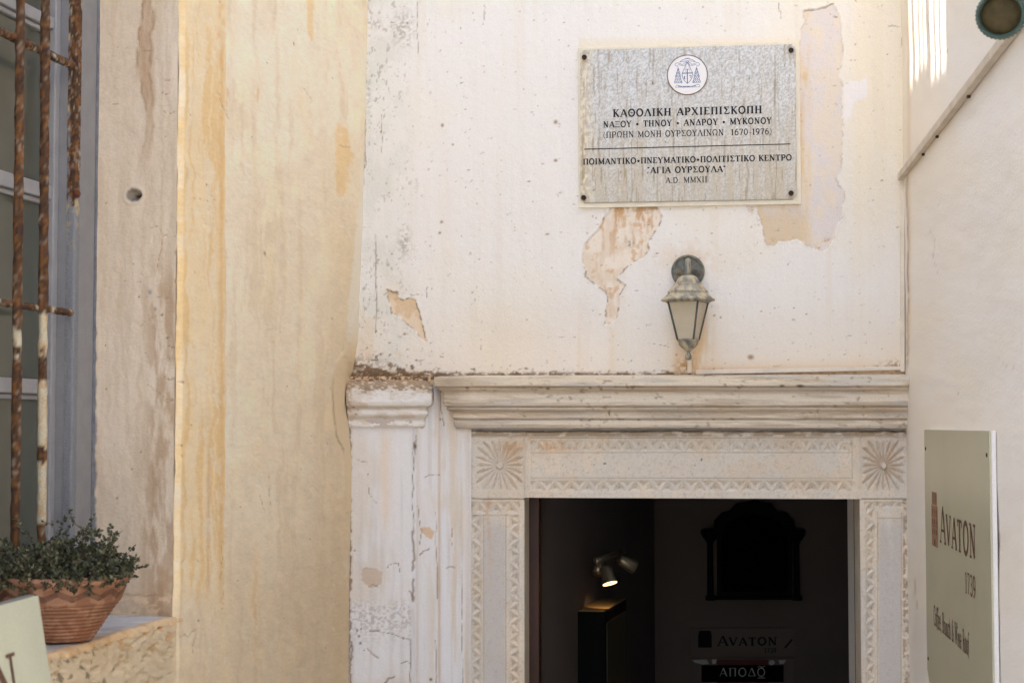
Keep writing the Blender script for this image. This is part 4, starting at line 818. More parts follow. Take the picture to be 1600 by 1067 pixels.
# trunking and conduit
tr = empty('cable_trunking', BW.pt(float(BW.hit(1413, 500)[0]), z_t, 0), 'thin white cable trunking along the cornice top and up the corner', 'cable trunking')
q = quadpx(BW, [(1087, 578), (1408, 572), (1408, 578), (1087, 585)], .012); prism('trunking_run', BW, [q[0], q[1], q[2], q[3]], .0, .014, M_TRUNK, tr, .0015)
q = quadpx(BW, [(1407, 272), (1413.5, 272), (1413.5, 581), (1407, 581)], .012); prism('trunking_riser', BW, q, .0, .014, M_TRUNK, tr, .0015)
st_ = tag(prism('trunking_stub', BW, quadpx(BW, [(1074, 561), (1081, 561), (1081, 583), (1074, 583)], .012), .0, .012, M_TRUNK, None, .0015), 'short upright white trunking stub directly below the lantern finial', 'trunking')
zc = float(RW.hit(1412, 269, .01)[1]); hc = .011
cn = empty('wall_conduit', RW.pt(0, zc, 0), 'greyish square conduit running along the right wall up to the spotlight', 'conduit')
boxp('conduit_run', RW, .0, 2.02, zc-hc, zc+hc, .001, .017, M_GREYT, cn, .002)
boxp('conduit_elbow', BW, float(BW.hit(1408, 268, .01)[0]), RU-.001, zc-hc, zc+hc, .001, .019, M_GREYT, cn, .002)
for u in (.5, .78, 1.3): boxp('fixing_clip', RW, u, u+.012, zc-hc-.006, zc-hc-.001, .001, .008, M_DOT, cn)
# spotlight
pc = np.array([0, 0, EYE])+ray(1563, 24)*2.75
sp = empty('spotlight', pc, 'grey-green ribbed wall spotlight at the upper end of the conduit', 'spotlight')
ax = Vector((-.42, -1.0, -.30)).normalized()          # it looks down to the viewer
R0 = .040
def spot_prof():
    p = [(R0*.80, -.004), (R0*.86, .004), (R0*.94, .006), (R0, 0.0), (R0*1.0, -.012)]
    return p
b0 = Vector(pc.tolist())
n = 72; V = []; Fc = []; e1 = ax.orthogonal().normalized(); e2 = ax.cross(e1)
pr = [(.80, -.010), (.82, .0), (.88, .005), (.96, .003), (1.0, -.004), (1.0, -.014), (.93, -.017), (.93, -.10), (.80, -.13), (.45, -.15)]
for j, (r, h) in enumerate(pr):
    for k in range(n):
        a = 2*math.pi*k/n; rr = r*(1.0 if j not in (4, 5) else (1.0+(.035 if k % 2 else 0)))
        if j in (7, ): rr = r*(1.0 if k % 2 else .9)
        if j in (6, ): rr = r*(1.0 if k % 2 else .9)
        V.append(b0+ax*h+(e1*math.cos(a)+e2*math.sin(a))*rr*R0)
for j in range(len(pr)-1):
    for k in range(n): a = j*n+k; c = j*n+(k+1) % n; Fc.append((a, c, c+n, a+n))
Fc.append(tuple(range((len(pr)-1)*n, len(pr)*n)))
from_lists('spotlight_body', V, Fc, M_SPOT, sp)
lathe('lens', ax, b0, [(R0*.81, -.012), (R0*.8, -.008), (R0*.5, -.004), (R0*.1, -.003)], M_LENS, sp, 32)
wq = RW.pt(float((pc-RW.o)@RW.u), float(pc[2])+.05, 0.0)
tube('bracket', [b0-ax*.08, Vector(((b0-ax*.09)*.5+Vector(wq.tolist())*.5))+Vector((0, 0, .04)), Vector(wq.tolist())], [.010, .010, .012], M_SPOT, sp, 10)
lathe('wall_rose', nr, wq, [(.035, .0), (.035, .01), (.02, .018)], M_SPOT, sp, 24)

# =================================================================== PLAQUE
pq = empty('wall_plaque', BW.pt(*[float(v) for v in BW.hit(1075, 195)], 0), 'weathered metal plaque with Greek lettering and a round coat of arms above the door', 'plaque')
prism('backing_board', BW, quadpx(BW, [(903, 75), (1249, 65), (1252, 319), (904, 325)], .010), -.002, .010, M_BACK, pq, .001)
def cham(pts, c):
    out = []
    for i in range(4):
        p = np.array(pts[i]); a = np.array(pts[i-1]); b = np.array(pts[(i+1) % 4]); out += [tuple(p+(a-p)/np.linalg.norm(a-p)*c), tuple(p+(b-p)/np.linalg.norm(b-p)*c)]
    return out
corn = quadpx(BW, [(906.5, 79), (1243, 69.5), (1245, 311.5), (907, 317.5)], .014)
prism('plate_edge', BW, cham(corn, .012), .0105, .0138, M_SCREW, pq)
# plate face painted with streaks
A_, B_, C_, D_ = [np.array(v) for v in corn]; nu, nv = 230, 170
S_, T_ = np.meshgrid(np.linspace(0, 1, nu), np.linspace(0, 1, nv))
UZ = ((1-S_)*(1-T_))[..., None]*A_+(S_*(1-T_))[..., None]*B_+(S_*T_)[..., None]*C_+((1-S_)*T_)[..., None]*D_
U_, Z_ = UZ[..., 0], UZ[..., 1]
# cut corners by pulling the corner vertices onto the chamfer
Wd = np.linalg.norm(B_-A_); Hd = np.linalg.norm(D_-A_); du = np.minimum(S_, 1-S_)*Wd; dv = np.minimum(T_, 1-T_)*Hd
sh = np.clip(.012-(du+dv), 0, 1)/2; U_ = U_+sh*np.sign(.5-S_); Z_ = Z_-sh*np.sign(.5-T_)
X, Y = proj(BW.pt(U_, Z_, .014)); s = X.shape
C = base(s, (204, 202, 198)); fl = fbm(X/1.5, Y/1.7, 5, 3); C = mix(C, (228, 230, 232), sst(.5, .66, fl)*.6); C = mix(C, (140, 138, 134), sst(.5, .34, fl)*.45)
st = fbm(X/4., Y/70, 6, 4); low = sst(110, 300, Y); C = mix(C, (192, 172, 138), sst(.38, .66, st)*(.12+.4*low)); C = mix(C, (196, 170, 128), sst(935, 905, X)*.6); C = mix(C, (196, 184, 160), low*.45)
C = mix(C, (236, 226, 198), sst(.5, .62, fbm(X/3, Y/6, 8, 3))*sst(940, 912, X)*.6); C = mix(C, (150, 128, 92), sst(.62, .74, fbm(X/2.5, Y/45, 9, 4))*.55)
C = mix(C, (146, 108, 62), sum(np.exp(-((X-x_)/4.5)**2-((Y-y_-3)/7)**2) for x_, y_ in ((913, 90), (1236, 79), (912, 309), (1236, 302)))*.7)
C = mix(C, (128, 112, 84), np.exp(-((X-1211)/1.3)**2)*sst(70, 100, Y)*sst(260, 130, Y)*.5); C, _ = spots(C, np.zeros(s), X, Y, [(970, 269, 1, 2), (1012, 270, 1, 2), (1213, 263, 1.2, .6), (1171, 123, .8, 5), (1020, 130, 1.6, 2), (1040, 222, .6, 1.5), (1119, 246, .6, 1), (1202, 211, .8, 2.4), (928, 297, 1.2, 1.6), (1090, 90, .8, 1)], (110, 84, 50), 0)
C = mix(C, (110, 92, 66), np.exp(-np.clip(dv, 0, 1)/.0012)*.5*(T_ > .5))
grid('plate', BW.pt(U_, Z_, .0141+.0004*(fbm(X/60, Y/60, 4)-.5)), C, M_METAL, pq, flip=True)
PO = .0150; mpp = 5.05/F
for s_, a, b, cp, bd, tk in (("ΚΑΘΟΛΙΚΗ ΑΡΧΙΕΠΙΣΚΟΠΗ", (957.7, 183), (1190.5, 177), 11.4, .105, .13), ("ΝΑΞΟΥ • ΤΗΝΟΥ • ΑΝΔΡΟΥ • ΜΥΚΟΝΟΥ", (942.5, 199.6), (1205.6, 193.3), 9.4, .105, .12),
        ("(ΠΡΩΗΝ ΜΟΝΗ ΟΥΡΣΟΥΛΙΝΩΝ  1670-1976)", (942.5, 215.8), (1206, 210.2), 9.4, .08, .1), ("ΠΟΙΜΑΝΤΙΚΟ•ΠΝΕΥΜΑΤΙΚΟ•ΠΟΛΙΤΙΣΤΙΚΟ ΚΕΝΤΡΟ", (911, 257.5), (1237, 250.7), 9., .105, .08),
        ("“ΑΓΙΑ ΟΥΡΣΟΥΛΑ”", (1011.5, 271), (1134, 268.8), 9.4, .105, .1), ("A.D. MMXII", (1040, 286.4), (1105, 285), 8.8, .075, .08)):
    text_on(s_, BW, PO, a, b, cp*mpp, M_INK, pq, bd, tk)
a = BW.hit(912.6, 233.5, PO); b = BW.hit(1235, 225.3, PO)
strokes_mesh('ruled_line', [(.0014, [(float(a[0]), float(a[1])), (float(b[0]), float(b[1]))])], BW, lambda x, y: (x, y), PO, M_INK, pq)
for x_, y_ in ((913, 90), (1236, 79), (912, 309), (1236, 302)):
    u, z = BW.hit(x_, y_, .014); lathe('screw', nb, BW.pt(float(u), float(z), .0145), [(.008, 0), (.0078, .003), (.005, .0055), (.0035, .0035), (.001, .0032)], M_SCREW, pq, 16)
ec = BW.hit(1074, 117.7, .015); eu, ez = float(ec[0]), float(ec[1]); ER = 31.5*mpp
em = lathe('emblem_disc', nb, BW.pt(eu, ez, .0145), [(ER*.96, 0), (ER*.96, .0018)], M_DISC, pq, 64, smooth=False)
strokes_mesh('emblem_rim', [(.0011, arc(0, 0, ER, ER, 0, 360, 64))], BW, lambda x, y: (eu+x, ez+y), .0165, M_DISCR, em)
k_ = mpp/10.667       # emblem drawn in tenths of a picture pixel, centre (789, 508)
def E(pts): return [((x-789), -(y-508)) for x, y in pts]
it = []; hw = 3.6
it += [(hw, E([(660, 290), (700, 255), (790, 232), (880, 255), (925, 290)])), (hw, E([(660, 290), (740, 275), (790, 270), (850, 275), (925, 290)])), (hw, E([(745, 245), (760, 225), (820, 225), (840, 245)]))]
for sg in (1, -1):
    f_ = lambda pts: E([(789+sg*(x-789), y) for x, y in pts])
    it += [(hw, f_([(800, 280), (840, 310), (870, 335), (900, 320), (950, 300), (985, 310), (995, 335), (975, 355), (950, 350), (945, 380), (942, 400)])), (hw, f_([(800, 300), (830, 345), (870, 350), (940, 330)])), (hw*.8, f_([(790, 290), (760, 330), (740, 390), (728, 420)]))]
    for row in range(5):
        yy = 415+52*row; nn = [1, 2, 3, 3, 4][row]
        for c_ in range(nn):
            xx = 942+(c_-(nn-1)/2)*34
            it += [(hw, f_([(xx, yy-26), (xx-13, yy), (xx-11, yy+20), (xx+11, yy+20), (xx+13, yy), (xx, yy-26)]))]
    it += [(hw, f_([(942, 395), (885, 640)])), (hw, f_([(942, 395), (1005, 640)]))]
it += [(hw*1.2, E([(735, 412), (845, 412), (878, 480), (865, 560), (835, 610), (789, 655), (742, 610), (712, 560), (702, 480), (735, 412)])), (hw*2.1, E([(789, 415), (789, 650)])), (hw*2.1, E([(704, 478), (877, 478)])),
       (hw*2.4, E([(745, 525), (735, 555), (750, 580)])), (hw*1.8, E([(820, 520), (850, 520), (845, 560)])), (hw*1.2, E([(752, 440), (762, 452)])), (hw*1.2, E([(822, 440), (832, 452)])),
       (hw, E([(590, 710), (610, 675), (650, 690), (700, 700), (880, 700), (930, 680), (985, 675), (1000, 710)])), (hw*1.6, E([(630, 695), (700, 704)])), (hw*1.2, E([(715, 706), (760, 706)])), (hw*1.2, E([(775, 706), (830, 706)])), (hw*1.6, E([(860, 702), (930, 694)])), (hw*.8, E([(590, 715), (1000, 715)]))]
it += [(hw*1.5, E([(775, 290), (789, 310), (805, 290)])), (hw*.8, E([(760, 395), (770, 330), (789, 315), (810, 330), (822, 395)]))]
strokes_mesh('coat_of_arms', it, BW, lambda x, y: (eu+x*k_, ez+y*k_), .0166, M_INKB, em)

# =================================================================== LANTERN
ld = .105; LWc = BW.hit(1075, 470, ld); lc = BW.pt(float(LWc[0]), 0., ld); mL = 4.93/F
la = empty('wall_lantern', BW.pt(float(LWc[0]), float(LWc[1]), 0), 'weathered green metal wall lantern with frosted panes over the doorway', 'wall lantern')
def lz(y): return float(BW.hit(1075, y, ld)[1])
def vcol(V, seed=3):
    V = np.array(V); X, Y = proj(V); C = base(X.shape, (158, 150, 132)); C = mix(C, (206, 190, 158), sst(.42, .58, fbm(X/7, Y/5, seed, 4))*.8); C = mix(C, (104, 108, 104), sst(.52, .66, fbm(X/5, Y/5, seed+1, 4))*.8); return C
def vlathe(name, pts, n=32, rot=0, xc=1075, seed=3, smooth=True, m=M_GRN):
    prof = [(r*mL, lz(y)) for r, y in pts]; V = []; b = Vector(lc.tolist())
    o = lathe(name, (0, 0, 1), b, prof, m, la, n, rot, smooth)
    me = o.data; v = np.empty(len(me.vertices)*3); me.vertices.foreach_get('co', v); v = v.reshape(-1, 3)
    a = me.color_attributes.new('Col', 'FLOAT_COLOR', 'POINT'); c = np.ones((len(v), 4), np.float32); c[:, :3] = vcol(v, seed); a.data.foreach_set('color', c.reshape(-1)); return o
vlathe('lantern_cap', [(4, 430), (9, 430.5), (15, 434), (18, 439), (19, 443), (22.5, 444), (23, 446), (29, 453), (32, 456), (31.5, 459), (36, 463.5), (39, 466.5), (42, 467.5), (42, 470), (36, 471.5), (34, 473)], n=72, smooth=False)
ang = math.radians(25); a0_ = math.radians(45)
def ring(h, y, da=0): return [(h*math.sqrt(2)*mL*math.cos(-ang+da+math.radians(45+90*k)), h*math.sqrt(2)*mL*math.sin(-ang+da+math.radians(45+90*k)), lz(y)) for k in range(4)]
tp = [Vector((lc[0]+x, lc[1]+y, z)) for x, y, z in ring(24, 472)]; bt = [Vector((lc[0]+x, lc[1]+y, z)) for x, y, z in ring(12.6, 531)]
for k in range(4):
    a, b, c, d = tp[k], tp[(k+1) % 4], bt[(k+1) % 4], bt[k]
    from_lists('pane', [a, b, c, d]+[v+(Vector((lc[0], lc[1], v.z))-v).normalized()*.003 for v in (a, b, c, d)], [(0, 1, 2, 3), (4, 7, 6, 5), (0, 4, 5, 1), (1, 5, 6, 2), (2, 6, 7, 3), (3, 7, 4, 0)], M_FROST, la)
    tube('rib', [a+(a-Vector((lc[0], lc[1], a.z)))*.02, d+(d-Vector((lc[0], lc[1], d.z)))*.04], .0031, M_GRN, la, 8, colf=lambda V: mix(vcol(V), (60, 66, 66), np.full(len(V), .75)))
vlathe('lantern_cup', [(16, 529.5), (17.5, 530), (17.5, 533), (15.5, 534), (15, 538), (11, 543), (6, 547), (4.5, 549)], seed=7)
vlathe('finial', [(3.6, 547.5), (3.2, 551), (4.6, 554), (5.2, 557.5), (4.2, 561), (1.5, 562.5)], 20, seed=9)
u, z = BW.hit(1075, 424, .01); rp = BW.pt(float(u), float(z), .0)
def cset(o, seed, dark):
    me = o.data; v = np.empty(len(me.vertices)*3); me.vertices.foreach_get('co', v); v = v.reshape(-1, 3); a = me.color_attributes.new('Col', 'FLOAT_COLOR', 'POINT')
    c = np.ones((len(v), 4), np.float32); cc = vcol(v, seed); c[:, :3] = mix(cc, (70, 80, 82), np.full(len(v), dark)); a.data.foreach_set('color', c.reshape(-1))
rs = lathe('wall_rose', nb, rp, [(.0505, .0), (.0505, .008), (.047, .012), (.044, .012), (.0425, .007), (.040, .006), (.022, .006), (.018, .016), (.012, .024), (.006, .026)], M_GRN, la, 40); cset(rs, 4, .65)
for dx in (-15.5, 16.5):
    u2, z2 = BW.hit(1075+dx, 427.5, .01); lathe('screw', nb, BW.pt(float(u2), float(z2), .0062), [(.0052, 0), (.005, .003), (.003, .0035)], M_DISCR, la, 12)
rv = Vector(rp.tolist()); nv_ = Vector(nb.tolist()); lcv = Vector(lc.tolist())
am = tube('arm', [rv+nv_*.02, rv+nv_*.045+Vector((0, 0, .018)), rv+nv_*.075+Vector((0, 0, .026)), Vector((lcv.x, lcv.y, lz(416))), Vector((lcv.x, lcv.y, lz(424))), Vector((lcv.x, lcv.y, lz(432)))], [.010, .009, .0085, .0085, .0095, .012], M_GRN, la, 14, colf=lambda V: mix(vcol(V, 8), (76, 92, 84), np.full(len(V), .4)))

# =================================================================== SIGN ON THE RIGHT WALL
u0 = float(RW.hit(1444, 700, .017)[0]); u1 = float(RW.hit(1545.5, 700, .017)[0]); zt = float(RW.hit(1500, 672, .017)[1]); zb = float(RW.hit(1442, 1054, .017)[1])
sg = empty('hanging_signboard', RW.pt((u0+u1)/2, (zt+zb)/2, 0), 'olive signboard lettered AVATON 1739 on the right-hand wall', 'sign')
boxp('board_back', RW, u0+.001, u1+.001, zb+.0, zt, .003, .0125, M_EDGE, sg, .001)
ch = .03; prism('board_face', RW, [(u0, zb+ch), (u0+ch*1.4, zb), (u1, zb), (u1, zt), (u0, zt)], .0127, .0165, M_SIGN, sg, .0006)
for a, b in ((u0+.03, zt-.05), (u1-.03, zt-.05), (u0+.03, zb+.06), (u1-.03, zb+.06)): lathe('fixing_screw', nr, RW.pt(a, b, .0165), [(.005, 0), (.004, .002)], M_DOT, sg, 12)
SO = .0171
A_l = RW.hit(1469, 847.5, SO); N_l = RW.hit(1524.5, 870.5, SO); capA = .088
zb_ = (float(A_l[1])+float(N_l[1]))/2
def rtext(s_, ua_, ub_, z, cap, m, **k):
    it, wt = text_items(s_, k.get('bold', .06), k.get('track', .1), True, k.get('small'))
    return strokes_mesh('lettering', it, RW, lambda x, y: (ua_+(ub_-ua_)*x/wt, z+y*cap), SO, m, sg)
rtext("AVATON", float(A_l[0]), float(N_l[0]), zb_, capA, M_BROWN, small=.8, bold=.075)
a = RW.hit(1508, 918, SO); b = RW.hit(1524.5, 924, SO); rtext("1739", float(a[0]), float(b[0]), (float(a[1])+float(b[1]))/2-.012, .046, M_BROWN, bold=.072)
a = RW.hit(1459, 974, SO); b = RW.hit(1514, 1020, SO); rtext("Coffee, Brunch & Wine Roof", float(a[0]), float(b[0]), (float(a[1])+float(b[1]))/2-.004, .05, M_BROWN, bold=.072, track=.06)
# tower mark
a = RW.hit(1455, 768, SO); b = RW.hit(1465.5, 856, SO); tu0, tu1 = float(a[0]), float(b[0]); tz1 = float(RW.hit(1460, 767, SO)[1]); tz0 = float(RW.hit(1460, 853, SO)[1])
def rect(x0, y0, x1, y1): return (abs(y1-y0)/2, [(x0, (y0+y1)/2), (x1, (y0+y1)/2)])
it = []
NX = 8.; NY = 30.
def tower_map(x, y): return (tu0+(tu1-tu0)*x/NX, tz0+(tz1-tz0)*y/NY)
M_TOW = mat('tower_print', (150, 112, 88), .7, fine=0)
V = []; Fc = []
def trect(x0, y0, x1, y1, off, acc):
    bI = len(acc[0])
    for x, y in ((x0, y0), (x1, y0), (x1, y1), (x0, y1)): acc[0].append(RW.pt(*tower_map(x, y), off))
    acc[1].append((bI, bI+1, bI+2, bI+3))
acc = ([], []); trect(0, 0, 8, 22, SO, acc); trect(.8, 22.6, 7.2, 29.5, SO, acc)
for x in np.arange(.2, 8, 1.6): trect(x, 22, x+.8, 22.6, SO, acc)
tm = from_lists('tower_mark', acc[0], acc[1], M_TOW, sg); acc = ([], [])
for yy in (6.5, 12, 17.5):
    for x in (1., 3.4, 5.8): trect(x, yy, x+1.1, yy+2.6, SO+.0004, acc)
trect(3.2, 0.3, 5.0, 4.0, SO+.0004, acc); trect(0, 11, 8, 11.3, SO+.0004, acc); trect(0, 16.5, 8, 16.8, SO+.0004, acc)
for x in (1.3, 3.5, 5.6): trect(x, 24, x+.5, 28.6, SO+.0004, acc)
from_lists('tower_openings', acc[0], acc[1], M_BROWN, tm)

# =================================================================== FOREGROUND SIGN (blurred, bottom left)
fd = unit((.09, 1, 0)); TR = np.array([0, 0, EYE])+ray(60.5, 926)*2.35
fu = -fd; fn0 = unit((1, -.09, 0)); tl = math.radians(9.5)
down = np.array([fn0[0]*math.sin(tl), fn0[1]*math.sin(tl), -math.cos(tl)]); fn = np.cross(down, fu); fn = fn if fn@np.array([1, -1, 0]) > 0 else -fn
def fp(a, b, o=0.): return TR+fu*a+down*b+fn*o
bs = empty('standing_signboard', TR+down*1.3, 'pale standing signboard with a dark lettering fragment, blurred in the lower left corner', 'sign')
def fbox(name, a0, a1, b0_, b1, o0, o1, m, parent, bev=0.):
    bm = bmesh.new(); vs = [bm.verts.new(fp(a, b, o)) for o in (o0, o1) for a, b in ((a0, b0_), (a1, b0_), (a1, b1), (a0, b1))]
    for f_ in ((0, 1, 2, 3), (7, 6, 5, 4), (0, 4, 5, 1), (1, 5, 6, 2), (2, 6, 7, 3), (3, 7, 4, 0)): bm.faces.new([vs[i] for i in f_])
    bmesh.ops.recalc_face_normals(bm, faces=bm.faces)
    if bev: bmesh.ops.bevel(bm, geom=list(bm.edges), offset=bev, segments=2, affect='EDGES')
    me = bpy.data.meshes.new(name); bm.to_mesh(me); bm.free(); return link(name, me, m, parent)
fbox('board_panel', 0.003, .75, .003, .95, -.006, 0, M_SIGNW, bs); fbox('board_backing', 0, .753, 0, .953, -.018, -.0065, M_GREY, bs, .001)
for a in (.04, .68): fbox('leg', a, a+.04, .955, 1.38, -.016, -.002, M_GREY, bs)
it, wt = text_items("AVATON", .06, .1, True, .8)
class FP:
    def pt(s, u, z, o): return fp(float(u), float(z), float(o))
aN = None
# right stem of the N sits about .10 m from the edge
cap = .098
best = min(((abs(float(proj(fp(a/400, b/400))[0])-15)+abs(float(proj(fp(a/400, b/400))[1])-1023)), a/400, b/400) for a in range(0, 300) for b in range(10, 120))
print('N', best)
strokes_mesh('lettering', it, FP(), lambda x, y: (best[1]+(wt-.16*.8-x)*cap*1.25, best[2]+(.8-y)*cap), .0012, M_BROWN, bs)

# =================================================================== POT AND PLANT
pcx, pcy = -.890, 3.30
zs0 = z_sill+.004
pot = empty('flower_pot', (pcx, pcy, zs0), 'terracotta flower pot with an incised zigzag band on the window sill', 'flower pot')
def py2r(y): return 0
sc_ = 3.30/F
zt_p = float(EYE+(ray(98, 905)/ray(98, 905)[1]*3.17)[2]) ; Hp = zt_p-zs0
prof = [(.002, .0), (.050, .0), (.0635, .0), (.066, .004), (.080, .030), (.095, .058), (.106, .078), (.1115, .086), (.1135, .090), (.1160, .097), (.119, .110), (.1215, .122), (.1225, .128), (.1265, .130), (.1300, .134), (.1310, .140), (.1295, .146), (.1240, .148), (.1190, .146), (.1170, .138), (.1150, .120)]
kz = Hp/.147
pr = []
for (r0, h0), (r1, h1) in zip(prof[:-1], prof[1:]):
    nn = max(1, int(math.hypot(r1-r0, h1-h0)/.0012))
    for k in range(nn): pr.append((r0+(r1-r0)*k/nn, (h0+(h1-h0)*k/nn)))
pr.append(prof[-1]); na = 300; An = np.linspace(0, 2*math.pi, na+1); Rr = np.array([p[0] for p in pr]); Hh = np.array([p[1] for p in pr])
AA, RR = np.meshgrid(An, Rr); _, HH = np.meshgrid(An, Hh)
idx = np.arange(len(pr)); outer = (idx < len(pr)-14)[:, None]
rings = np.where((HH > .004) & (HH < .084) & outer, .0012*np.sin(HH/.0085*2*math.pi), 0)
ph = AA*14/(2*math.pi); zz_ = np.abs(ph-np.floor(ph)-.5)*2; band = np.zeros_like(HH)
for kx in range(4): band = np.maximum(band, (np.clip(1.4-np.abs(HH-(.0945+.0036*kx+.014*zz_))/.0013, 0, 1))*((outer) & (HH > .091) & (HH < .1235)))
print('band', band.max(), band.mean())
RR = RR*(1+.055*np.clip(HH/.12, 0, 1))+rings-.0014*band; kk = np.array([pcx, pcy])
P = np.stack([pcx+RR*np.cos(AA), pcy+RR*np.sin(AA), zs0+HH*kz], -1)
C = base(AA.shape, (144, 100, 72)); C = mix(C, (184, 138, 108), sst(.45, .62, fbm(AA*6, HH*60, 3, 4))*.6); C = mix(C, (74, 46, 34), band*.85)
C = mix(C, (140, 86, 54), sst(.08, .02, HH)*.5*sst(.3, .6, fbm(AA*5, HH*120, 4))); C = mix(C, (96, 62, 40), sst(.6, .3, np.sin(HH/.0085*2*math.pi)*.5+.5)*(HH < .084)*.3)
C = mix(C, (120, 84, 66), ((HH > .093) & (HH < .125))*.3*zz_); grid('pot_body', P, C, M_TERRA, pot)
lathe('soil', (0, 0, 1), (pcx, pcy, zs0+.118*kz), [(.117, -.01), (.1165, .008), (.06, .014), (.005, .016)], M_SOIL, pot, 24)
pl_ = empty('potted_herb', (pcx, pcy, zs0+.125*kz), 'small-leaved dark green bushy plant growing in the terracotta pot', 'plant')
rnd = random.Random(12); LV = []; LF = []; LC = []; SV = []; SF = []
zr = zs0+.135*kz
leafc = [lin(c) for c in ((72, 80, 54), (60, 62, 44), (92, 92, 64), (112, 108, 80), (62, 56, 42))]
def leaf(p, d, size):
    d = Vector(d).normalized(); s_ = d.cross(Vector((rnd.uniform(-1, 1), rnd.uniform(-1, 1), rnd.uniform(-1, 1)))).normalized(); nrm = d.cross(s_)
    b = len(LV); L = size; W = size*.36
    pts = [p, p+d*L*.4+s_*W+nrm*W*.3, p+d*L, p+d*L*.4-s_*W+nrm*W*.3]
    LV.extend(pts); LF.append((b, b+1, b+2)); LF.append((b, b+2, b+3)); c = rnd.choice(leafc)*rnd.uniform(.75, 1.2); LC.extend([c]*4)
def stem(p, d, L, r0=.0011, droop=0.):
    n = max(4, int(L/.006)); q = Vector(p); d = Vector(d).normalized(); pts = [q.copy()]
    for k in range(n):
        d = (d+Vector((rnd.gauss(0, .13), rnd.gauss(0, .13), rnd.gauss(0, .1)-droop))).normalized(); q = q+d*(L/n); pts.append(q.copy())
        if k > n*.15:
            for _ in range(3): leaf(q, (d*.5+Vector((rnd.gauss(0, .8), rnd.gauss(0, .8), rnd.gauss(.1, .6)))), rnd.uniform(.006, .0105))
        if k > 2 and rnd.random() < .16 and L > .05:
            stem(q, d+Vector((rnd.gauss(0, .7), rnd.gauss(0, .7), rnd.gauss(.2, .4))), L*.35, r0*.7)
    b = len(SV)
    for i, q in enumerate(pts):
        r = r0*(1-.6*i/len(pts))
        for a in range(3): SV.append(q+Vector((math.cos(a*2.094)*r, math.sin(a*2.094)*r, 0)))
    for i in range(len(pts)-1):
        for a in range(3): c0 = b+i*3+a; c1 = b+i*3+(a+1) % 3; SF.append((c0, c1, c1+3, c0+3))
for k in range(760):
    a = rnd.uniform(0, 2*math.pi); r = .112*math.sqrt(rnd.random()); ox, oy = r*math.cos(a), r*math.sin(a); o = r/.112
    fwd = rnd.uniform(.3, 1)
    L = rnd.uniform(.035, .080)*(1.2-.35*o)+(.012 if rnd.random() < .15 else 0)
    stem((pcx+ox, pcy+oy, zr-.018), (ox*7*o+rnd.gauss(0, .4), oy*9*o+rnd.gauss(0, .4), 1.25-.35*o), L)
for (px, py, L) in ((188, 815, .115), (150, 812, .105), (120, 818, .10), (140, 825, .1), (165, 830, .085), (80, 808, .11), (47, 812, .115), (20, 830, .1), (75, 822, .1), (175, 840, .08), (152, 838, .08)):
    t = np.array([0, 0, EYE])+ray(px, py)*3.28; s0_ = Vector((pcx+(px-98)*.0006, pcy-.01, zr-.01)); dv_ = Vector(t.tolist())-s0_
    stem(s0_, dv_, dv_.length*1.02, .0014)
for (px, L, dr) in ((75, .06, .35), (82, .045, .4), (154, .045, .35), (158, .035, .35), (30, .03, .3), (0, .05, .35), (115, .03, .35), (186, .02, .3)):
    t = np.array([0, 0, EYE])+ray(px, 897)*3.19; a = math.atan2(-1, (px-98)/75.); q0 = Vector((pcx+.118*math.cos(a), pcy+.118*math.sin(a), zr+.004))
    stem(q0, (math.cos(a), math.sin(a), .25), L, .001, dr)
from_lists('stems', SV, SF, M_STEM, pl_); fo = from_lists('foliage', LV, LF, M_LEAF, pl_, col=np.array(LC)); tag(fo, kind='stuff')

# =================================================================== INTERIOR ROOM
IL0 = np.array([.14, 5.62, 0]); IL1 = np.array([.66, 7.75, 0]); iu = unit(IL1-IL0); inn = np.array([iu[1], -iu[0], 0]); IW = Pl(IL0, iu, inn); Llen = float(np.linalg.norm(IL1-IL0))
IB = Pl(IL1, ub, nb)
rm = empty('inner_room', BW.pt(.5, 0, -1.2), 'dark painted walls of the unlit room seen through the doorway', 'room')
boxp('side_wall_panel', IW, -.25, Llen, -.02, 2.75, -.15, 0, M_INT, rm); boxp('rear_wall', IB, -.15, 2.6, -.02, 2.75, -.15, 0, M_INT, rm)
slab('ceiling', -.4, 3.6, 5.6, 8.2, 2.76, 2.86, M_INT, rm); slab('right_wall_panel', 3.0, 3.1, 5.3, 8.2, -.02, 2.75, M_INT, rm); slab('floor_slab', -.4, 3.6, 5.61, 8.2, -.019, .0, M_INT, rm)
# wall behind the street wall, closing the room on the right
boxp('front_wall', BW, RU+.151, RU+2.2, -.02, 4.2, -.45, -.2, M_PLAIN, rm)
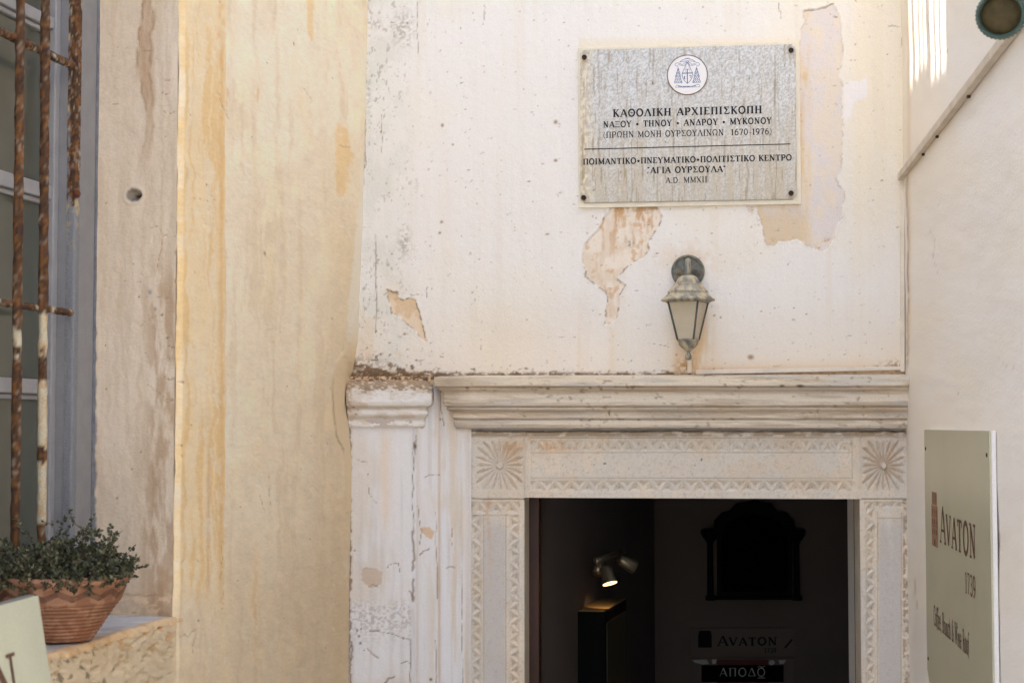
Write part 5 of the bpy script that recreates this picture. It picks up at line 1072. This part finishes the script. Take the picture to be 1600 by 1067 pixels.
# arched dark frame with columns
def ib(x, y, o=.0): u, z = IB.hit(x, y, o); return float(u), float(z)
af = empty('arched_frame', IB.pt(*ib(1177, 860)), 'black arched wall frame with little side columns, high on the room wall', 'frame')
out = [(1120, 928), (1120, 842), (1114, 832), (1116, 812), (1128, 800), (1140, 797), (1150, 786), (1177, 781), (1205, 786), (1214, 797), (1228, 800), (1240, 812), (1244, 832), (1237, 842), (1237, 928)]
prism('arched_panel', IB, [ib(*p) for p in out], .001, .05, M_DARK, af, .004)
inn_ = [(1127, 922), (1127, 838), (1135, 816), (1155, 806), (1177, 801), (1200, 806), (1220, 816), (1230, 838), (1230, 922)]
prism('dark_mirror', IB, [ib(*p) for p in inn_], .0505, .056, M_DARK2, af)
mI = 7.6/F
for cx in (1110, 1245):
    u, zb2 = ib(cx, 934, .05); base_ = IB.pt(u, 0., .05); Z0 = ib(cx, 934, .05)[1]
    zz = lambda y: ib(cx, y, .05)[1]
    lathe('column', (0, 0, 1), base_, [(8*mI, zz(937)), (8*mI, zz(933)), (5*mI, zz(930)), (4.4*mI, zz(850)), (6*mI, zz(846)), (12*mI, zz(838)), (14*mI, zz(834)), (14*mI, zz(828)), (10*mI, zz(826))], M_DARK, af, 20)
prism('frame_shelf', IB, [ib(*p) for p in ((1102, 930), (1252, 930), (1252, 934), (1102, 934))], .001, .07, M_DARK, af)
# small sign and price board
s1_ = empty('interior_sign', IB.pt(*ib(1160, 1000)), 'dim brown AVATON sign on the room wall, under the arched frame', 'sign')
prism('sign_board', IB, [ib(*p) for p in ((1079, 980), (1242, 980), (1242, 1023), (1079, 1023))], .001, .015, M_IS, s1_, .001)
text_on("AVATON", IB, .0156, (1121, 1008), (1214, 1007), 15*mI, M_DARK, s1_, .08, .1, small=.8)
text_on("1739", IB, .0156, (1194, 1019), (1213, 1019), 7*mI, M_DARK, s1_, .08)
tw = [ib(x, y, .016) for x, y in ((1091, 1011), (1091, 991), (1093, 985), (1110, 985), (1112, 991), (1112, 1011))]; prism('tower_mark', IB, tw, .0155, .0165, M_DARK, s1_)
prism('pen_mark', IB, [ib(x, y, .016) for x, y in ((1225, 1011), (1236, 998), (1239, 999), (1228, 1012))], .0155, .0165, M_DARK, s1_)
s2_ = empty('interior_poster', IB.pt(*ib(1160, 1060)), 'black and red notice with pale Greek letters on the room wall', 'poster')
prism('notice_board', IB, [ib(*p) for p in ((1079, 1027), (1241, 1027), (1241, 1120), (1079, 1120))], .001, .012, M_IS, s2_, .001)
prism('red_panel', IB, [ib(*p) for p in ((1120, 1029), (1200, 1029), (1200, 1110), (1120, 1110))], .0122, .0135, M_ISR, s2_)
prism('black_panel', IB, [ib(*p) for p in ((1096, 1038), (1224, 1038), (1224, 1064), (1096, 1064))], .0138, .0148, M_DARK2, s2_)
text_on("ΑΠΟΔΟ", IB, .0153, (1124, 1056), (1196, 1056), 13*mI, M_IST, s2_, .06, .12, serif=False)
a = [ib(x, y, .0153) for x, y in ((1184, 1058.5), (1196, 1058.5))]; strokes_mesh('underline', [(.0016, a)], IB, lambda x, y: (x, y), .0153, M_IST, s2_)
a = [ib(x, y, .0153) for x, y in ((1184, 1042), (1187, 1040), (1191, 1042), (1195, 1040))]; strokes_mesh('accent', [(.0014, a)], IB, lambda x, y: (x, y), .0153, M_IST, s2_)
for pts in ([(1081, 1030), (1104, 1029), (1108, 1036), (1098, 1037), (1086, 1034)], [(1112, 1029), (1120, 1029), (1118, 1036), (1113, 1036)], [(1202, 1031), (1208, 1030), (1211, 1034), (1206, 1039), (1201, 1036)], [(1216, 1030), (1228, 1030), (1224, 1036), (1218, 1036)]):
    prism('printed_motif', IB, [ib(*p) for p in pts], .0122, .0132, M_IST, s2_)
# display box on the side wall, lamp above it
def iw(x, y, o=0.): u, z = IW.hit(x, y, o); return float(u), float(z)
DP = .10
ua_, za_ = iw(945, 956, DP); ub_, _ = iw(979, 956, DP)
cb = empty('display_case', IW.pt(ua_, .9, 0), 'tall narrow black case on the room side wall, below the lit lamp', 'display case')
boxp('case_body', IW, ua_, ub_, .55, za_, .001, DP, M_DARK, cb, .003); boxp('case_panel', IW, ua_+.03, ub_-.03, .6, za_-.04, DP+.0005, DP+.004, mat('bronze_panel', (58, 48, 30), .6), cb)
boxp('case_top', IW, ua_+.003, ub_-.003, za_+.0005, za_+.004, .004, DP-.003, mat('pale_case_top', (130, 104, 66), .8), cb)
ls = empty('ceiling_spotlamps', IW.pt(*iw(955, 880)), 'pair of small metal spot lamps on a bracket in the dark room, one lit', 'spot lamp')
def IP(x, y, o): u, z = IW.hit(x, y, o); return Vector(IW.pt(float(u), float(z), o).tolist())
tube('lamp_bar', [IP(932, 876, .06), IP(958, 866, .06), IP(972, 863, .06)], .012, M_CHROME, ls, 10)
tube('lamp_stem', [IP(950, 868, .0), IP(950, 868, .06)], .008, M_CHROME, ls, 8)
hA = IP(946, 884, .09); hB = IP(953, 911, .109); axA = (hB-hA).normalized()
lathe('lamp_head', axA, hA, [(.014, 0), (.022, .01), (.026, .06), (.027, (hB-hA).length)], M_CHROME, ls, 20)
lathe('bulb', axA, hB, [(.0262, -.001), (.0262, .0015), (.018, .0017), (.0178, -.002)], M_BULB, ls, 20)
hC = IP(966, 872, .09); hD = IP(984, 882, .13); lathe('lamp_head', (hD-hC).normalized(), hC, [(.014, 0), (.022, .01), (.027, .07), (.024, .075)], M_CHROME, ls, 20)
hE = IP(936, 878, .05); hF = IP(934, 894, .05); lathe('lamp_head', (hF-hE).normalized(), hE, [(.014, 0), (.02, .01), (.022, .05)], M_CHROME, ls, 16)
spl = bpy.data.lights.new('lamp_light', 'SPOT'); spl.energy = .2; spl.color = (1, .68, .32); spl.spot_size = math.radians(60); spl.spot_blend = .5; spl.shadow_soft_size = .01
spo = bpy.data.objects.new('lamp_light', spl); COL.objects.link(spo); spo.parent = ls; spo.matrix_parent_inverse = inv(ls)
spo.location = hB+axA*.012; spo.rotation_euler = (-(IP(938, 955, .05)-hB)).to_track_quat('Z', 'Y').to_euler()
# opposite building that closes the lane behind the viewer
ob = tag(slab('facing_building', -3, 4, -8.9, -8.5, -.02, 3.2, M_PLAIN), 'pale plastered house wall closing the lane behind the viewer', 'building')
